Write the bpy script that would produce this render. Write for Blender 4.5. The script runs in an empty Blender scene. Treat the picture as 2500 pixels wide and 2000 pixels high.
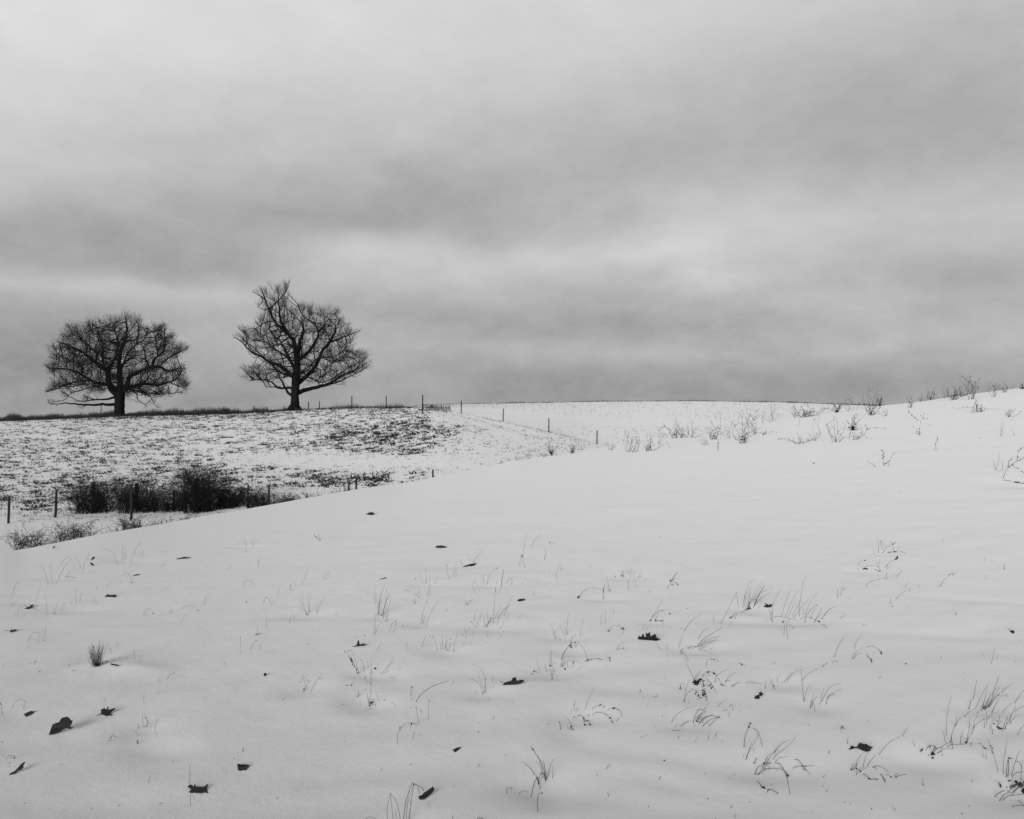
import bpy, bmesh, math, random
import numpy as np
from mathutils import Vector, kdtree, geometry

rng = random.Random(7)
nrg = np.random.RandomState(11)
S = bpy.context.scene
COL = S.collection

# ------------------------------------------------------------------ camera
FPX, CX, CY, EYE = 2100.0, 1250.0, 1000.0, 1.6     # focal length in 2500-px-wide picture units, eye height
cam_d = bpy.data.cameras.new("camera")
cam = bpy.data.objects.new("camera", cam_d)
COL.objects.link(cam)
cam.location = (0, 0, EYE)
cam.rotation_euler = (math.radians(90), 0, 0)
cam_d.sensor_width = 36
cam_d.lens = 36 * FPX / 2500
cam_d.clip_start = 0.05
cam_d.clip_end = 6000
S.camera = cam
S.render.resolution_x, S.render.resolution_y = 1024, 819
S.render.engine = 'CYCLES'
S.view_settings.view_transform = 'Standard'
S.view_settings.look = 'None'
S.view_settings.exposure = 0.0
S.view_settings.gamma = 1.0

# ------------------------------------------------------------------ sun (thick overcast: weak, very soft)
SUN_EL, SUN_AZ = 9, 200          # elevation, azimuth clockwise from straight ahead (+Y)
sun_d = bpy.data.lights.new("sun", 'SUN')
sun_d.energy = 2.5
sun_d.angle = math.radians(38)
sun_d.color = (1, 0.999, 0.997)
sun = bpy.data.objects.new("sun", sun_d)
COL.objects.link(sun)
_d = Vector((math.sin(math.radians(SUN_AZ)) * math.cos(math.radians(SUN_EL)),
             math.cos(math.radians(SUN_AZ)) * math.cos(math.radians(SUN_EL)), math.sin(math.radians(SUN_EL))))
sun.rotation_euler = (-_d).to_track_quat('-Z', 'Y').to_euler()

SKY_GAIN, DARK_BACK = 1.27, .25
# ------------------------------------------------------------------ sky: grey cloud sheet over a sky texture
W = bpy.data.worlds.new("World")
S.world = W
W.use_nodes = True
nt = W.node_tree
nt.nodes.clear()
def N(t, **k):
    n = nt.nodes.new(t)
    for a, b in k.items():
        setattr(n, a, b)
    return n
def L(a, b):
    nt.links.new(a, b)
def M(op, a, b=None, c=None):
    n = N('ShaderNodeMath', operation=op)
    for i, s in enumerate((a, b, c)):
        if s is None: continue
        if isinstance(s, (int, float)): n.inputs[i].default_value = s
        else: L(s, n.inputs[i])
    return n.outputs[0]
tc = N('ShaderNodeTexCoord')
sep = N('ShaderNodeSeparateXYZ'); L(tc.outputs['Generated'], sep.inputs[0])
az = M('ARCTAN2', sep.outputs[0], sep.outputs[1])
el = M('ARCSINE', sep.outputs[2])
cmb = N('ShaderNodeCombineXYZ'); L(az, cmb.inputs[0]); L(el, cmb.inputs[1])
def vnoise(scale, detail, rough, stretch, off):
    mp = N('ShaderNodeMapping'); mp.inputs['Scale'].default_value = stretch; mp.inputs['Location'].default_value = off
    L(cmb.outputs[0], mp.inputs[0])
    n = N('ShaderNodeTexNoise'); n.inputs['Scale'].default_value = scale; n.inputs['Detail'].default_value = detail
    n.inputs['Roughness'].default_value = rough
    L(mp.outputs[0], n.inputs['Vector'])
    return n
wn = vnoise(4.0, 3, .5, (1, 2.6, 1), (3, 1, 0))
wv = N('ShaderNodeVectorMath', operation='SUBTRACT'); L(wn.outputs['Color'], wv.inputs[0]); wv.inputs[1].default_value = (.5, .5, .5)
wm = N('ShaderNodeVectorMath', operation='MULTIPLY'); L(wv.outputs[0], wm.inputs[0]); wm.inputs[1].default_value = (.14, .07, 0)
wa = N('ShaderNodeVectorMath', operation='ADD'); L(cmb.outputs[0], wa.inputs[0]); L(wm.outputs[0], wa.inputs[1])
# cloud brightness against elevation (linear), then soft lighter and darker banks
ramp = N('ShaderNodeValToRGB'); L(M('DIVIDE', el, 1.5708), ramp.inputs[0])
cr = ramp.color_ramp
STOPS = [(0.0, .285), (.02, .30), (.045, .335), (.085, .37), (.13, .41), (.17, .385), (.22, .41), (.28, .50), (.34, .58), (.45, .66), (1.0, .72)]
while len(cr.elements) < len(STOPS): cr.elements.new(.5)
for e, (p, v) in zip(cr.elements, STOPS):
    e.position = p; e.color = (v, v, v, 1)
acc = ramp.outputs[0]
sr = N('ShaderNodeSeparateColor'); L(acc, sr.inputs[0]); acc = sr.outputs[0]
def dirpx(u, v):
    x, z = (u - CX) / FPX, -(v - CY) / FPX
    return math.atan2(x, 1), math.atan2(z, math.hypot(x, 1))
# centre column, row, half width, half height (in picture units, turned into azimuth and elevation), strength
BANKS = [(-50, 230, 260, 160, .10), (250, 40, 420, 150, .08), (1000, 150, 500, 130, .05), (2300, 200, 420, 240, -.055), (2450, 500, 260, 120, -.02),
         (60, 575, 230, 45, -.05), (330, 600, 300, 70, -.075), (390, 675, 90, 35, -.07), (980, 560, 330, 45, -.07), (700, 520, 260, 60, -.05), (1150, 470, 300, 70, -.05),
         (-20, 560, 150, 50, -.02), (1250, 650, 380, 42, .07), (1500, 625, 180, 30, .04), (950, 622, 150, 28, .04), (2150, 560, 460, 90, .05), (1750, 560, 200, 50, .04),
         (1730, 690, 90, 18, .08), (320, 705, 220, 25, .06), (50, 700, 160, 25, .04), (40, 810, 160, 75, -.07), (0, 950, 220, 60, -.01), (1100, 790, 330, 40, -.035), (1500, 800, 260, 30, -.03),
         (2000, 740, 300, 28, .04), (2300, 700, 250, 40, -.05), (1600, 850, 260, 26, .04), (2150, 830, 260, 30, .04), (1250, 930, 420, 36, -.03), (2200, 930, 320, 32, -.03), (1500, 300, 500, 90, -.02)]
for (u, v, su, sv, am) in BANKS:
    a0, e0 = dirpx(u, v)
    s1 = N('ShaderNodeVectorMath', operation='SUBTRACT'); L(wa.outputs[0], s1.inputs[0]); s1.inputs[1].default_value = (a0, e0, 0)
    s2 = N('ShaderNodeVectorMath', operation='MULTIPLY'); L(s1.outputs[0], s2.inputs[0]); s2.inputs[1].default_value = (FPX / su, FPX / sv, 0)
    s3 = N('ShaderNodeVectorMath', operation='DOT_PRODUCT'); L(s2.outputs[0], s3.inputs[0]); L(s2.outputs[0], s3.inputs[1])
    g = M('EXPONENT', M('MULTIPLY', s3.outputs['Value'], -.6))
    acc = M('MULTIPLY_ADD', g, am, acc)
n1 = vnoise(6.0, 7, .55, (1, 2.2, 1), (0, 0, 0)); n2 = vnoise(13.0, 9, .68, (1, 1.7, 1), (5, 2, 1)); n3 = vnoise(2.2, 2, .5, (1, 3.0, 1), (8, 4, 1))
tex = M('ADD', M('MULTIPLY', M('SUBTRACT', n1.outputs['Fac'], .5), .19), M('MULTIPLY', M('SUBTRACT', n2.outputs['Fac'], .5), .20))
tex = M('ADD', tex, M('MULTIPLY', M('SUBTRACT', n3.outputs['Fac'], .5), .10))
amt = N('ShaderNodeMapRange'); L(el, amt.inputs[0]); amt.inputs[1].default_value = 0.0; amt.inputs[2].default_value = .45; amt.inputs[3].default_value = 1.0; amt.inputs[4].default_value = .42
acc = M('MULTIPLY_ADD', tex, amt.outputs[0], acc)
acc = M('MAXIMUM', M('MULTIPLY', acc, SKY_GAIN), .12)
# sky darkening added overhead and behind the camera, unseen, to dim the near snow
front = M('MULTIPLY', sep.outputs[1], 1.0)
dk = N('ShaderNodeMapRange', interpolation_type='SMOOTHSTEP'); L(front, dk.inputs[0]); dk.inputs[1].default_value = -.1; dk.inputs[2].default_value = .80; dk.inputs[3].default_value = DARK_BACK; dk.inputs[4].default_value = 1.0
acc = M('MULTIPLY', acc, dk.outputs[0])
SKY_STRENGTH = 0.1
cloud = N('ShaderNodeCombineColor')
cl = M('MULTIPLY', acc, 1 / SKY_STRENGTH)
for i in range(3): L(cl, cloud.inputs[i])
sky = N('ShaderNodeTexSky', sky_type='NISHITA', sun_disc=False)
sky.sun_elevation = math.radians(SUN_EL); sky.sun_rotation = math.radians(SUN_AZ)
bw = N('ShaderNodeRGBToBW'); L(sky.outputs[0], bw.inputs[0])
mix = N('ShaderNodeMix', data_type='RGBA'); mix.inputs[0].default_value = .97
L(bw.outputs[0], mix.inputs[6]); L(cloud.outputs[0], mix.inputs[7])
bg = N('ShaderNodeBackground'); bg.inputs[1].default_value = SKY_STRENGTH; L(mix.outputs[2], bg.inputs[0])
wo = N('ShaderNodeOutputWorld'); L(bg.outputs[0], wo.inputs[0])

# ------------------------------------------------------------------ materials (the photograph is black and white)
def mat(name, v, rough=.8, bump=None, vary=0.0, vscale=8.0, spec=.3):
    m = bpy.data.materials.new(name); m.use_nodes = True
    t = m.node_tree; b = t.nodes['Principled BSDF']
    b.inputs['Base Color'].default_value = (v, v, v, 1); b.inputs['Roughness'].default_value = rough
    b.inputs['Specular IOR Level'].default_value = spec
    co = t.nodes.new('ShaderNodeTexCoord')
    if vary:
        n = t.nodes.new('ShaderNodeTexNoise'); n.inputs['Scale'].default_value = vscale; n.inputs['Detail'].default_value = 5
        t.links.new(co.outputs['Object'], n.inputs['Vector'])
        r = t.nodes.new('ShaderNodeValToRGB')
        lo, hi = v * (1 - vary), v * (1 + vary)
        r.color_ramp.elements[0].position = .32; r.color_ramp.elements[1].position = .68
        r.color_ramp.elements[0].color = (lo, lo, lo, 1); r.color_ramp.elements[1].color = (hi, hi, hi, 1)
        t.links.new(n.outputs['Fac'], r.inputs[0]); t.links.new(r.outputs[0], b.inputs['Base Color'])
    if bump:
        n = t.nodes.new('ShaderNodeTexNoise'); n.inputs['Scale'].default_value = bump[0]; n.inputs['Detail'].default_value = 4
        t.links.new(co.outputs['Object'], n.inputs['Vector'])
        bp = t.nodes.new('ShaderNodeBump'); bp.inputs['Strength'].default_value = bump[1]; bp.inputs['Distance'].default_value = bump[2]
        t.links.new(n.outputs['Fac'], bp.inputs['Height']); t.links.new(bp.outputs[0], b.inputs['Normal'])
    return m
M_BARK = mat('bark', .014, .95, (6, .6, .05), .4, 3, .1)
M_TWIG = mat('twig_bark', .022, .95, None, .3, 2, .1)
M_OAKLEAF = mat('clinging_dead_leaves', .028, .9, None, .4, 4, .1)
M_POST = mat('weathered_post_wood', .038, .9, (14, .5, .02), .35, 12, .15)
M_BUSH = mat('bush_stems', .024, .95, None, .4, 6, .1)
M_BLADE = mat('dry_grass_blade', .11, .75, None, .35, 20, .25)
M_DARKBLADE = mat('dark_dead_grass', .035, .9, None, .45, 9, .1)
M_SEED = mat('dark_seed_head', .02, .9, None, .4, 60, .15)
M_LEAF = mat('dead_oak_leaf', .022, .7, (90, .5, .004), .4, 45, .3)
M_STALK = mat('leaf_stalk', .04, .7, None, .3, 30, .2)

# ------------------------------------------------------------------ foreground plants and leaves, measured from the photograph
# each block: corner and scale of the measured patch; strokes "width|x,y x,y ..." start where the stem leaves the snow
BLK = dict(A=(0, 1300, 4.312), B=(0, 1640, 4.312), C=(500, 1300, 4.312), D=(500, 1640, 4.312), E=(1000, 1300, 4.312), F=(1000, 1640, 4.312),
           G=(1500, 1300, 4.312), H=(1500, 1640, 4.312), I=(2000, 1300, 4.312), J=(2000, 1640, 4.312), K=(2100, 900, 5.39), P=(0, 0, 0.8624))
GT, WD, SB = 'grass_tuft', 'weed_plant', 'grass_sprig'
PLANTS = [
('A', WD, 'weed sprig with two dark oval leaves, under the left end of the near ridge', "1.3|868,432 885,350 950,190;1.3|945,360 950,320 958,285 930,280", "", "958,288 975,258 998,255 1000,268 980,285/950,320 975,325 990,350 970,352 955,335"),
('A', GT, 'pale bent grass with folded blades, left of the two-leaf sprig below the ridge', "540,545 600,525 640,430;520,540 440,355 380,400;560,530 530,400 545,320;610,470 700,330 715,335;620,345 715,250 745,300;1.5|640,440 700,470 800,478;1.3|690,470 715,440 735,400;860,385 820,290 790,260;490,550 500,520;780,400 785,330", "540,542,4 710,470,5 780,476,4"),
('A', GT, 'faint upright pale grass tuft just under the near ridge, right of the two-leaf sprig', "1290,290 1290,120;1310,290 1330,200 1300,160;1375,310 1400,230 1420,160;1460,250 1465,190;1500,250 1500,180;1320,260 1300,170;1240,350 1225,290 1180,210 1110,170 1060,195;1420,240 1440,150 1480,120;1350,370 1400,320", "1465,120,4 1375,308,4"),
('A', GT, 'long pale grass blades behind the three-pointed leaf near the left edge', "365,750 400,640 435,515;300,550 290,510;90,780 180,710;315,730 320,660;120,690 150,580 215,505", "150,585,5"),
('A', GT, 'loose tuft of short pale blades, right of the three-pointed leaf at left', "495,870 490,740 470,660;1.4|565,858 590,790 620,715;580,855 550,770;620,830 665,750 690,740;640,810 700,750;835,735 850,680 870,620;800,755 795,590;740,755 760,720;980,700 1005,665;1040,755 990,720", "570,855,6"),
('A', SB, 'pale blades drooping under the three-pointed leaf at the left edge', "150,890 160,820;185,885 200,800 240,790;240,890 270,840;190,900 215,870", ""),
('A', SB, 'arched grass stem with a nodding seed tip, right of the ragged narrow leaf at left', "1490,875 1545,805 1600,820 1625,858;1510,870 1550,810;1765,860 1800,815 1810,840", "1612,852,7 1805,820,5 1805,845,4"),
('A', SB, 'curved stem with a small fuzzy seed cluster beside the straight diagonal blade', "1875,810 1960,775 2045,780;2085,840 2065,800;1880,955 1960,850;2140,765 2156,730 2175,640", "2045,762,4 2080,812,6 2092,826,5 2100,818,4"),
('A', SB, 'tiny hooked grass stem below the long thin leaf near the ridge at left', "1360,530 1385,490 1340,425 1290,460;1100,583 1165,505;1380,535 1400,520;1270,530 1265,490;1630,365 1740,338;1790,210 1740,200 1690,190", "1385,525,5 1735,338,4 1175,450,3 1018,585,6"),
('A', SB, 'arched stem with dark seed spike, right of the curled leaf at far left edge', "1.2|285,1145 325,1080 375,1052 425,1070 415,1108;465,1145 480,1045 485,980;455,1140 450,1020", "318,1088,5 305,1110,4 420,1095,4 478,1045,4 465,1140,5 290,1140,3"),
('A', 'snowy_grass_clump', 'dense dark fuzzy grass clump, the darkest tuft on the left of the near slope', "DENSE", "1125,1360,9 1010,1390,22 1040,1385,18 990,1370,12"),
('A', SB, 'short sprigs standing right of the dense dark clump on the left', "1200,1355 1205,1305;1255,1330 1260,1300;1410,1340 1415,1270 1395,1235;1455,1370 1500,1290;1440,1250 1400,1225;1270,1365 1265,1340;1230,1190 1245,1150;1155,1222 1170,1215", "1412,1290,4 1230,1190,5 1158,1222,5 1080,1250,4"),
('A', SB, 'low flat weed stems with seeds, left of and below the dense dark clump', "1.5|310,1390 385,1355;230,1390 330,1382;400,1465 430,1460;705,1420 745,1388 835,1385;1.4|755,1465 790,1440;30,1420 35,1370;95,1430 90,1400;280,1215 300,1180", "320,1385,5 375,1358,6 412,1462,6 720,1400,5 770,1452,6"),
('A', SB, 'crooked thin stem with a tip bud, below and right of the long snow-covered stick', "1.2|1745,1550 1790,1500 1840,1480;1620,1575 1690,1535", "1830,1485,6"),
('B', SB, 'arched stem with one seed, directly above the small dark leaf at the left edge', "105,380 160,325 220,292 265,310;250,390 262,320;235,400 255,350", "265,310,6"),
('B', SB, 'seed head bent over at the far left frame edge above the small dark leaf', "30,460 20,380 -10,310;20,440 15,370", "-8,320,12 5,340,8 15,342,5"),
('B', SB, 'flattened sprig with three dark seeds between the tallest leaf and the curved hollow', "1105,745 1190,665 1215,690;1140,730 1180,690", "1190,663,5 1165,692,6 1210,680,6 1285,638,5 1225,686,4"),
('B', WD, 'small seeded weed with thin upright stems beside the curved hollow at lower left', "1505,580 1500,420;1.2|1520,580 1560,540 1545,490 1525,480;1625,655 1650,490;2.4|1455,600 1455,545;1480,680 1440,640 1395,605;1.6|1425,760 1450,740 1455,710;1530,470 1525,430;1600,585 1585,540", "1535,490,7 1550,515,5 1556,540,7 1540,560,5 1522,575,5 1445,740,9 1455,755,6 1440,722,5"),
('B', SB, 'trio of tiny seeds on a hair-thin stem, above the seeded weed at lower left', "1505,330 1515,270;1620,235 1690,195", "1520,245,4 1510,272,4 1535,270,4"),
('B', SB, 'thin sprig with small seeds lying on the snow above the slanted narrow leaf', "35,920 90,890 150,885 160,910;1.6|100,970 105,950;0,745 30,725;0,830 40,885;1.3|120,900 150,905", "95,890,4 118,905,6 148,910,8 152,888,5 102,958,5 15,738,5"),
('B', SB, 'tall straight stem rising behind the ragged broad leaf at bottom left', "1.4|1995,1200 2000,1080 1997,975", "1998,1085,4"),
('B', SB, 'folded blade poking from the snow in front of the ragged broad leaf at bottom left', "1.2|2005,1415 2010,1290 2050,1340;2055,1330 2040,1345", ""),
('C', WD, 'tiny dark forked sprig alone on the slope under the near ridge', "2.4|1225,85 1175,50 1150,35;1.6|1225,85 1200,25", "1155,36,7 1175,50,6 1200,25,5"),
('C', GT, 'barely visible fine grass above the short dark twig, under the near ridge', "380,145 350,100;430,140 420,60;510,140 525,40;550,100 560,60;500,130 490,70;415,220 440,192;240,395 268,350", "435,195,4"),
('C', GT, 'sparse fan of pale upright blades, left of the tall dense tuft', "1085,870 980,670;1080,855 1035,740 1035,625;1095,850 1075,650;1.4|1100,850 1110,640;1175,845 1220,740 1275,655;1030,850 1000,790;1175,850 1175,760;980,900 920,860;880,960 910,870;1.4|1085,872 1060,850;1210,860 1400,860", "1085,865,8 1390,860,4 1005,795,3"),
('C', GT, 'tall dense tuft of upright blades in the left half of the near slope', "1795,750 1795,600;1770,720 1775,650;1820,870 1850,650;1.4|1815,860 1835,720 1860,640 1895,540;1.2|1860,865 1900,740 1915,580;1.5|1865,870 1900,750 1950,650;1860,880 1940,620;1900,900 1970,670;1900,930 1940,860;1870,905 1920,770 1970,730;1800,750 1810,660;1.2|1790,905 1800,875 1840,870;1800,900 1800,1000;1.6|1830,870 1840,760 1855,700;1.5|1870,865 1890,780 1920,700;1905,940 1920,800;1875,900 1880,860;1845,880 1870,700", "1860,875,6"),
('C', SB, 'seeded stems at the foot of the tall dense tuft', "1775,1080 1790,960 1795,870;1.2|1780,1070 1840,955;1765,1050 1800,1030", "1800,1030,5 1795,1013,4 1785,1060,4"),
('C', SB, 'two arched stems with paired seeds, right of the tall dense tuft foot', "1945,1060 1960,980 2005,935;1970,1055 2010,975;2080,1000 2085,970", "2008,935,7 2012,965,7 2022,918,4 2080,985,5"),
('C', WD, 'leaning weed with a beaded dark seed stalk, below the small pointed upright leaf', "1.8|1615,1490 1590,1430 1540,1340 1490,1255;1.2|1635,1485 1600,1400 1555,1270 1530,1230;1.5|1665,1440 1670,1400;1690,1460 1650,1345;1720,1430 1715,1360;1755,1490 1760,1440 1790,1425;1.2|1790,1435 1825,1380", "1475,1250,8 1475,1270,5 1515,1245,7 1545,1325,9 1535,1338,9 1550,1350,12 1548,1360,10 1555,1390,8 1570,1412,7 1600,1440,10 1520,1320,7 1560,1370,6 1645,1345,6 1632,1340,4 1793,1432,11 1822,1383,4 1615,1478,6"),
('C', GT, 'thin crossing blades right of the beaded seed stalk, left of centre', "1.2|1830,1490 1940,1390 1985,1370;1.2|1885,1480 1995,1295;2010,1450 2075,1410;1920,1545 1965,1520 2000,1570", "1985,1370,5"),
('C', 'twig', 'short dark level twig with one upright blade, alone in the left half', "2.2|485,1084 540,1080 600,1068;555,1080 555,990", "550,1078,5"),
('C', SB, 'lone stiff stem with a single seed, below the short level twig', "1.1|370,1265 378,1105;460,1230 530,1140 560,1143;1.2|545,1235 600,1190", "375,1105,6 372,1085,3 545,1142,4 580,1195,5"),
('C', SB, 'hair-thin arched grass stems scattered left of the sparse fan of blades', "560,380 565,310 578,240;395,570 430,515 490,510 515,550;1.2|610,745 645,685 690,720 700,770;410,740 440,730;650,1000 650,865;750,655 800,550;1215,480 1240,480 1300,420", "568,308,6 645,685,6 437,730,7 742,322,3 480,512,4 400,525,4"),
('C', SB, 'small upright stubs of grass above the sparse fan of blades', "1.6|905,605 903,535;945,575 960,510;1.4|1040,550 1015,500;1040,490 1075,420 1110,345;890,612 925,612;1210,490 1300,470;1550,470 1580,430;1790,1240 1860,1155;2145,1230 2120,1180 2140,1150;2080,615 2110,612 2156,630", "925,612,4 1720,645,4 1712,660,4 1300,425,4 1685,1085,6"),
('D', GT, 'tangled low grass left of the beaded seed stalk, left of centre', "1110,110 1020,20;1000,215 1050,180 1055,120 1030,65;945,110 1030,85;1090,235 1160,120 1235,25;1040,180 1080,130 1110,100;1195,80 1210,60 1240,105;1.5|1020,205 1050,185", "1030,65,6 1040,180,7 1055,120,4 1160,118,5 1050,190,6 1110,98,5"),
('D', 'dark_twig', 'very small dark twig stub standing above the dark clump of half-buried leaf', "1.8|395,838 408,795;340,858 352,850", "398,835,6 308,915,4 345,855,4"),
('D', SB, 'large thin arched stem bowing over left of the long curved blade, bottom centre-left', "1.1|2020,755 2035,650 2055,585;2055,585 2100,555 2156,540 2230,545;1.8|2040,620 2065,578", "2055,588,7 2068,575,5"),
('D', GT, 'long thin blades rising from the bottom frame edge, left of the folded curled leaf', "1.2|1930,1620 1920,1450 1955,1285;1.2|1995,1610 1955,1285;1.2|2070,1610 2030,1400 1960,1290;1.2|2025,1610 2005,1430;1.5|2085,1620 2110,1400 2180,1180 2205,1190;1.2|2120,1600 2135,1390 2201,1190;2130,1600 2190,1260 2201,1190;2271,1280 2240,1210 2201,1190;2150,1580 2170,1350;1660,1560 1720,1530 1805,1552;1935,1300 1950,1340", "1953,1288,7 2201,1190,10 2195,1200,7"),
('D', WD, 'low dark bristly sprig with a star of short spikes, below the beaded seed stalk', "2|1610,260 1620,190;1605,260 1575,240;1615,255 1635,225;1.2|1590,262 1620,258", "1608,258,5 1505,145,5 1545,140,5"),
('D', WD, 'dark bushy weed base under one very long upright stem, left of centre', "2|1755,340 1720,290 1705,230;1.5|1745,350 1735,260;1750,340 1750,-150;1.5|1755,345 1800,350;1840,310 1820,260 1785,225;1700,410 1740,370;1770,405 1745,360;1.5|1750,330 1770,280;1660,410 1710,370;1.5|1735,350 1715,300;1810,355 1780,310;1750,120 1690,90 1640,70", "1755,325,13 1732,360,11 1770,345,9 1745,330,9 1765,318,8 1745,122,6 1695,188,5 1690,60,8 1762,145,5"),
('D', SB, 'tiny flat sprig like a shallow smile, left of the long upright stem', "1.5|1490,150 1470,130;1.5|1500,145 1540,145 1560,120;1640,75 1530,55;1.8|1870,290 1900,305;2010,380 1995,340 1960,330;2150,440 2110,420", "1498,146,6 1540,143,6 1690,62,7 1885,298,6 1965,330,4"),
('E', SB, 'sparse fine stems sticking up behind the curled leaf under the ridge, centre-left', "665,320 720,240 785,175;1.2|550,340 545,290;520,320 520,280;650,300 620,260;1.2|530,345 560,345;640,320 700,250", "550,338,5"),
('E', SB, 'very tall hair-thin stem over an inverted fork of stalks, centre of the near slope', "1190,230 1210,120 1240,0;1.2|1150,350 1170,260 1185,235;1210,375 1205,300 1185,240;1275,160 1310,90 1380,20;1180,320 1182,250", "1183,243,8 1188,252,5"),
('E', SB, 'bent upright stalk above the straight leaning blade, centre of the near slope', "1.4|1410,290 1430,240 1432,165;1.4|1540,490 1555,410 1588,325;1595,400 1598,350;1.2|1465,430 1475,400;1490,120 1475,95 1520,120", "1428,245,5 1475,102,6 1600,385,4 1345,350,4 1900,363,5 1505,290,2"),
('E', SB, 'pair of thin stems, one round tipped, left of the dark upright blade at centre', "1.1|425,485 395,410 390,340;487,465 490,280;455,470 470,360", "393,340,6"),
('E', GT, 'isolated dark upright blade with arched stems around it, centre-left', "2.1|960,570 975,470 992,388;1.8|905,635 903,570;1.8|905,635 940,645;810,545 840,450 895,390 930,375;775,530 775,450;1000,535 1060,480 1080,510 1070,545;1085,530 1190,538;690,540 680,500;940,620 965,560;700,640 670,590 655,530;950,345 1000,335;860,380 930,372", "912,640,6 775,452,4 808,543,5 1072,545,5 1190,538,6 915,535,5 870,342,4 925,378,4"),
('E', 'grass_sprout', 'small dark V of two grass shoots on bare snow, left of centre', "1.8|590,765 595,705;1.9|600,768 620,735 665,705;620,768 660,765", ""),
('E', GT, 'faint blades fanning upward left of the dark V of shoots', "180,675 210,560 212,430;185,530 165,370;145,540 105,420;245,545 300,470;160,540 175,480;35,495 75,475;195,660 230,540", "60,485,4"),
('E', GT, 'slender leaning blades with one hooked tip, left of the central long tuft', "1.4|110,965 140,850 180,735;120,960 185,840;165,985 230,830 310,710;140,970 160,930;135,940 140,860", "183,733,6"),
('E', SB, 'small seeded stem bent at the left of the leaning hooked blades', "1.2|55,750 60,700;0,635 60,650 100,685;1.2|100,685 60,700;80,640 105,605;1.4|45,740 40,715", "105,607,4 58,745,6 98,683,5"),
('E', GT, 'widest central tuft of long right-leaning blades', "1.2|880,960 890,800 895,650;1.8|800,1000 830,950 860,900;1.2|830,945 815,820;1.3|850,955 860,895;1.2|910,975 950,890 1050,765;890,890 970,750;1.1|905,905 1000,800 1060,765;985,880 1040,750 1095,660;720,1000 650,940;1.2|680,930 690,805;715,965 710,930;785,960 785,880;750,1005 800,960;930,1020 1000,925;720,930 765,830;730,1005 715,970;580,1050 585,980;1015,905 1040,870;600,1120 595,1050 605,1030;670,1075 672,1025;810,1100 830,1030;980,1100 930,1030;720,1110 740,1150;760,1000 870,910 960,910;1.3|825,960 850,910;635,1020 625,990;1000,800 1020,790", "650,938,6 1020,800,5 800,975,5 850,900,6 990,1045,5"),
('E', SB, 'single slanted blade below the small oval leaf at centre', "1125,905 1205,835;1265,730 1272,700;1310,660 1308,610", "1308,655,4"),
('E', GT, 'neat small tuft of upright blades, below the central long tuft', "330,1230 325,1165;1.2|350,1235 342,1075;1.1|385,1240 385,1110;1.2|370,1230 390,1150 440,1118;400,1250 430,1190 435,1150;1.1|455,1260 475,1160 500,1080;465,1255 475,1220;545,1200 580,1150;1.5|385,1245 405,1235;410,1255 430,1245", "400,1240,6 438,1118,4"),
('E', SB, 'leaning stem with two dark seeds left of the neat small tuft', "295,1250 280,1180 255,1120;1.1|120,1205 175,1075", "247,1100,7 217,1095,5 245,1088,4"),
('E', GT, 'spread of straight thin blades above the dark-seeded weed, centre', "1560,1120 1480,950;1470,1075 1590,990;1.1|1650,1095 1585,980;1670,1085 1620,970;1.1|1655,1080 1660,960 1675,850;1560,1125 1510,1080;1.1|1795,1095 1810,990 1832,900;1730,1110 1745,1060;1470,1080 1430,1075;1850,1015 1910,1020", "1582,1130,5 1555,1118,4"),
('E', WD, 'weed with a thick dark bowed stem and drooping pods, centre of the near slope', "2.4|1585,1345 1630,1260 1690,1185;1.8|1690,1220 1700,1150 1710,1090;1.6|1708,1215 1700,1150;1.8|1690,1180 1710,1220;1.1|1875,1345 1850,1260 1790,1175 1740,1160;1730,1150 1745,1200", "1690,1190,9 1680,1195,8 1700,1150,6 1705,1215,8 1740,1155,7 1750,1195,8 1742,1165,5 1712,1095,5 1700,1170,6"),
('E', WD, 'long low stem with dark seeds trailing right, below the drooping pods', "1.1|1610,1380 1650,1350 1720,1350 1780,1360 1830,1390;1.5|1800,1358 1870,1345 1980,1330 2030,1345;1.3|1600,1420 1620,1360 1640,1290;1590,1415 1615,1370;1665,1430 1660,1380 1630,1360;1725,1445 1820,1405;1.2|1565,1410 1600,1395 1630,1400;1700,1420 1720,1385;2070,1330 2080,1295 2110,1320;1570,1400 1610,1340", "1870,1345,7 1880,1350,6 1910,1338,6 1985,1330,7 2000,1332,6 2020,1340,6 2100,1330,10 2110,1350,9 2105,1320,7 1725,1375,10 1722,1365,6 1632,1437,10 1640,1442,7"),
('E', WD, 'spiky weed of crossed stems with a dark top seed, left of the trailing seeded stem', "1.1|1470,1400 1480,1300 1493,1255;1500,1410 1490,1260;1.4|1500,1552 1480,1480;1.5|1510,1550 1495,1470 1500,1440;1535,1470 1500,1400;1.2|1445,1460 1440,1420;1375,1455 1330,1335;1425,1440 1425,1390;1535,1480 1510,1440;1470,1470 1480,1420;1520,1500 1490,1480", "1493,1255,7 1483,1408,9 1475,1400,6 1425,1392,4 1500,1500,6 1510,1490,5 1440,1455,5"),
('E', SB, 'little nodding sprig with two black seeds, left of the crossed-stem weed', "1.2|1285,1490 1310,1455 1350,1480;1340,1465 1350,1475", "1310,1460,8 1285,1490,7 1318,1462,6"),
('E', WD, 'low arched stem ending in a dark pod, right of centre', "1.3|1765,690 1820,630 1880,592 1930,585 2040,605;1.3|2045,700 2040,640 2040,580;1.2|2110,620 2095,560 2075,470;2110,620 2065,545 2045,570;2050,720 2045,690;1980,690 2040,685", "1775,682,12 1768,690,8 1785,672,7 2050,580,6 2042,600,7 2038,615,7 2042,630,6 2110,618,6 2035,587,5"),
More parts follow.
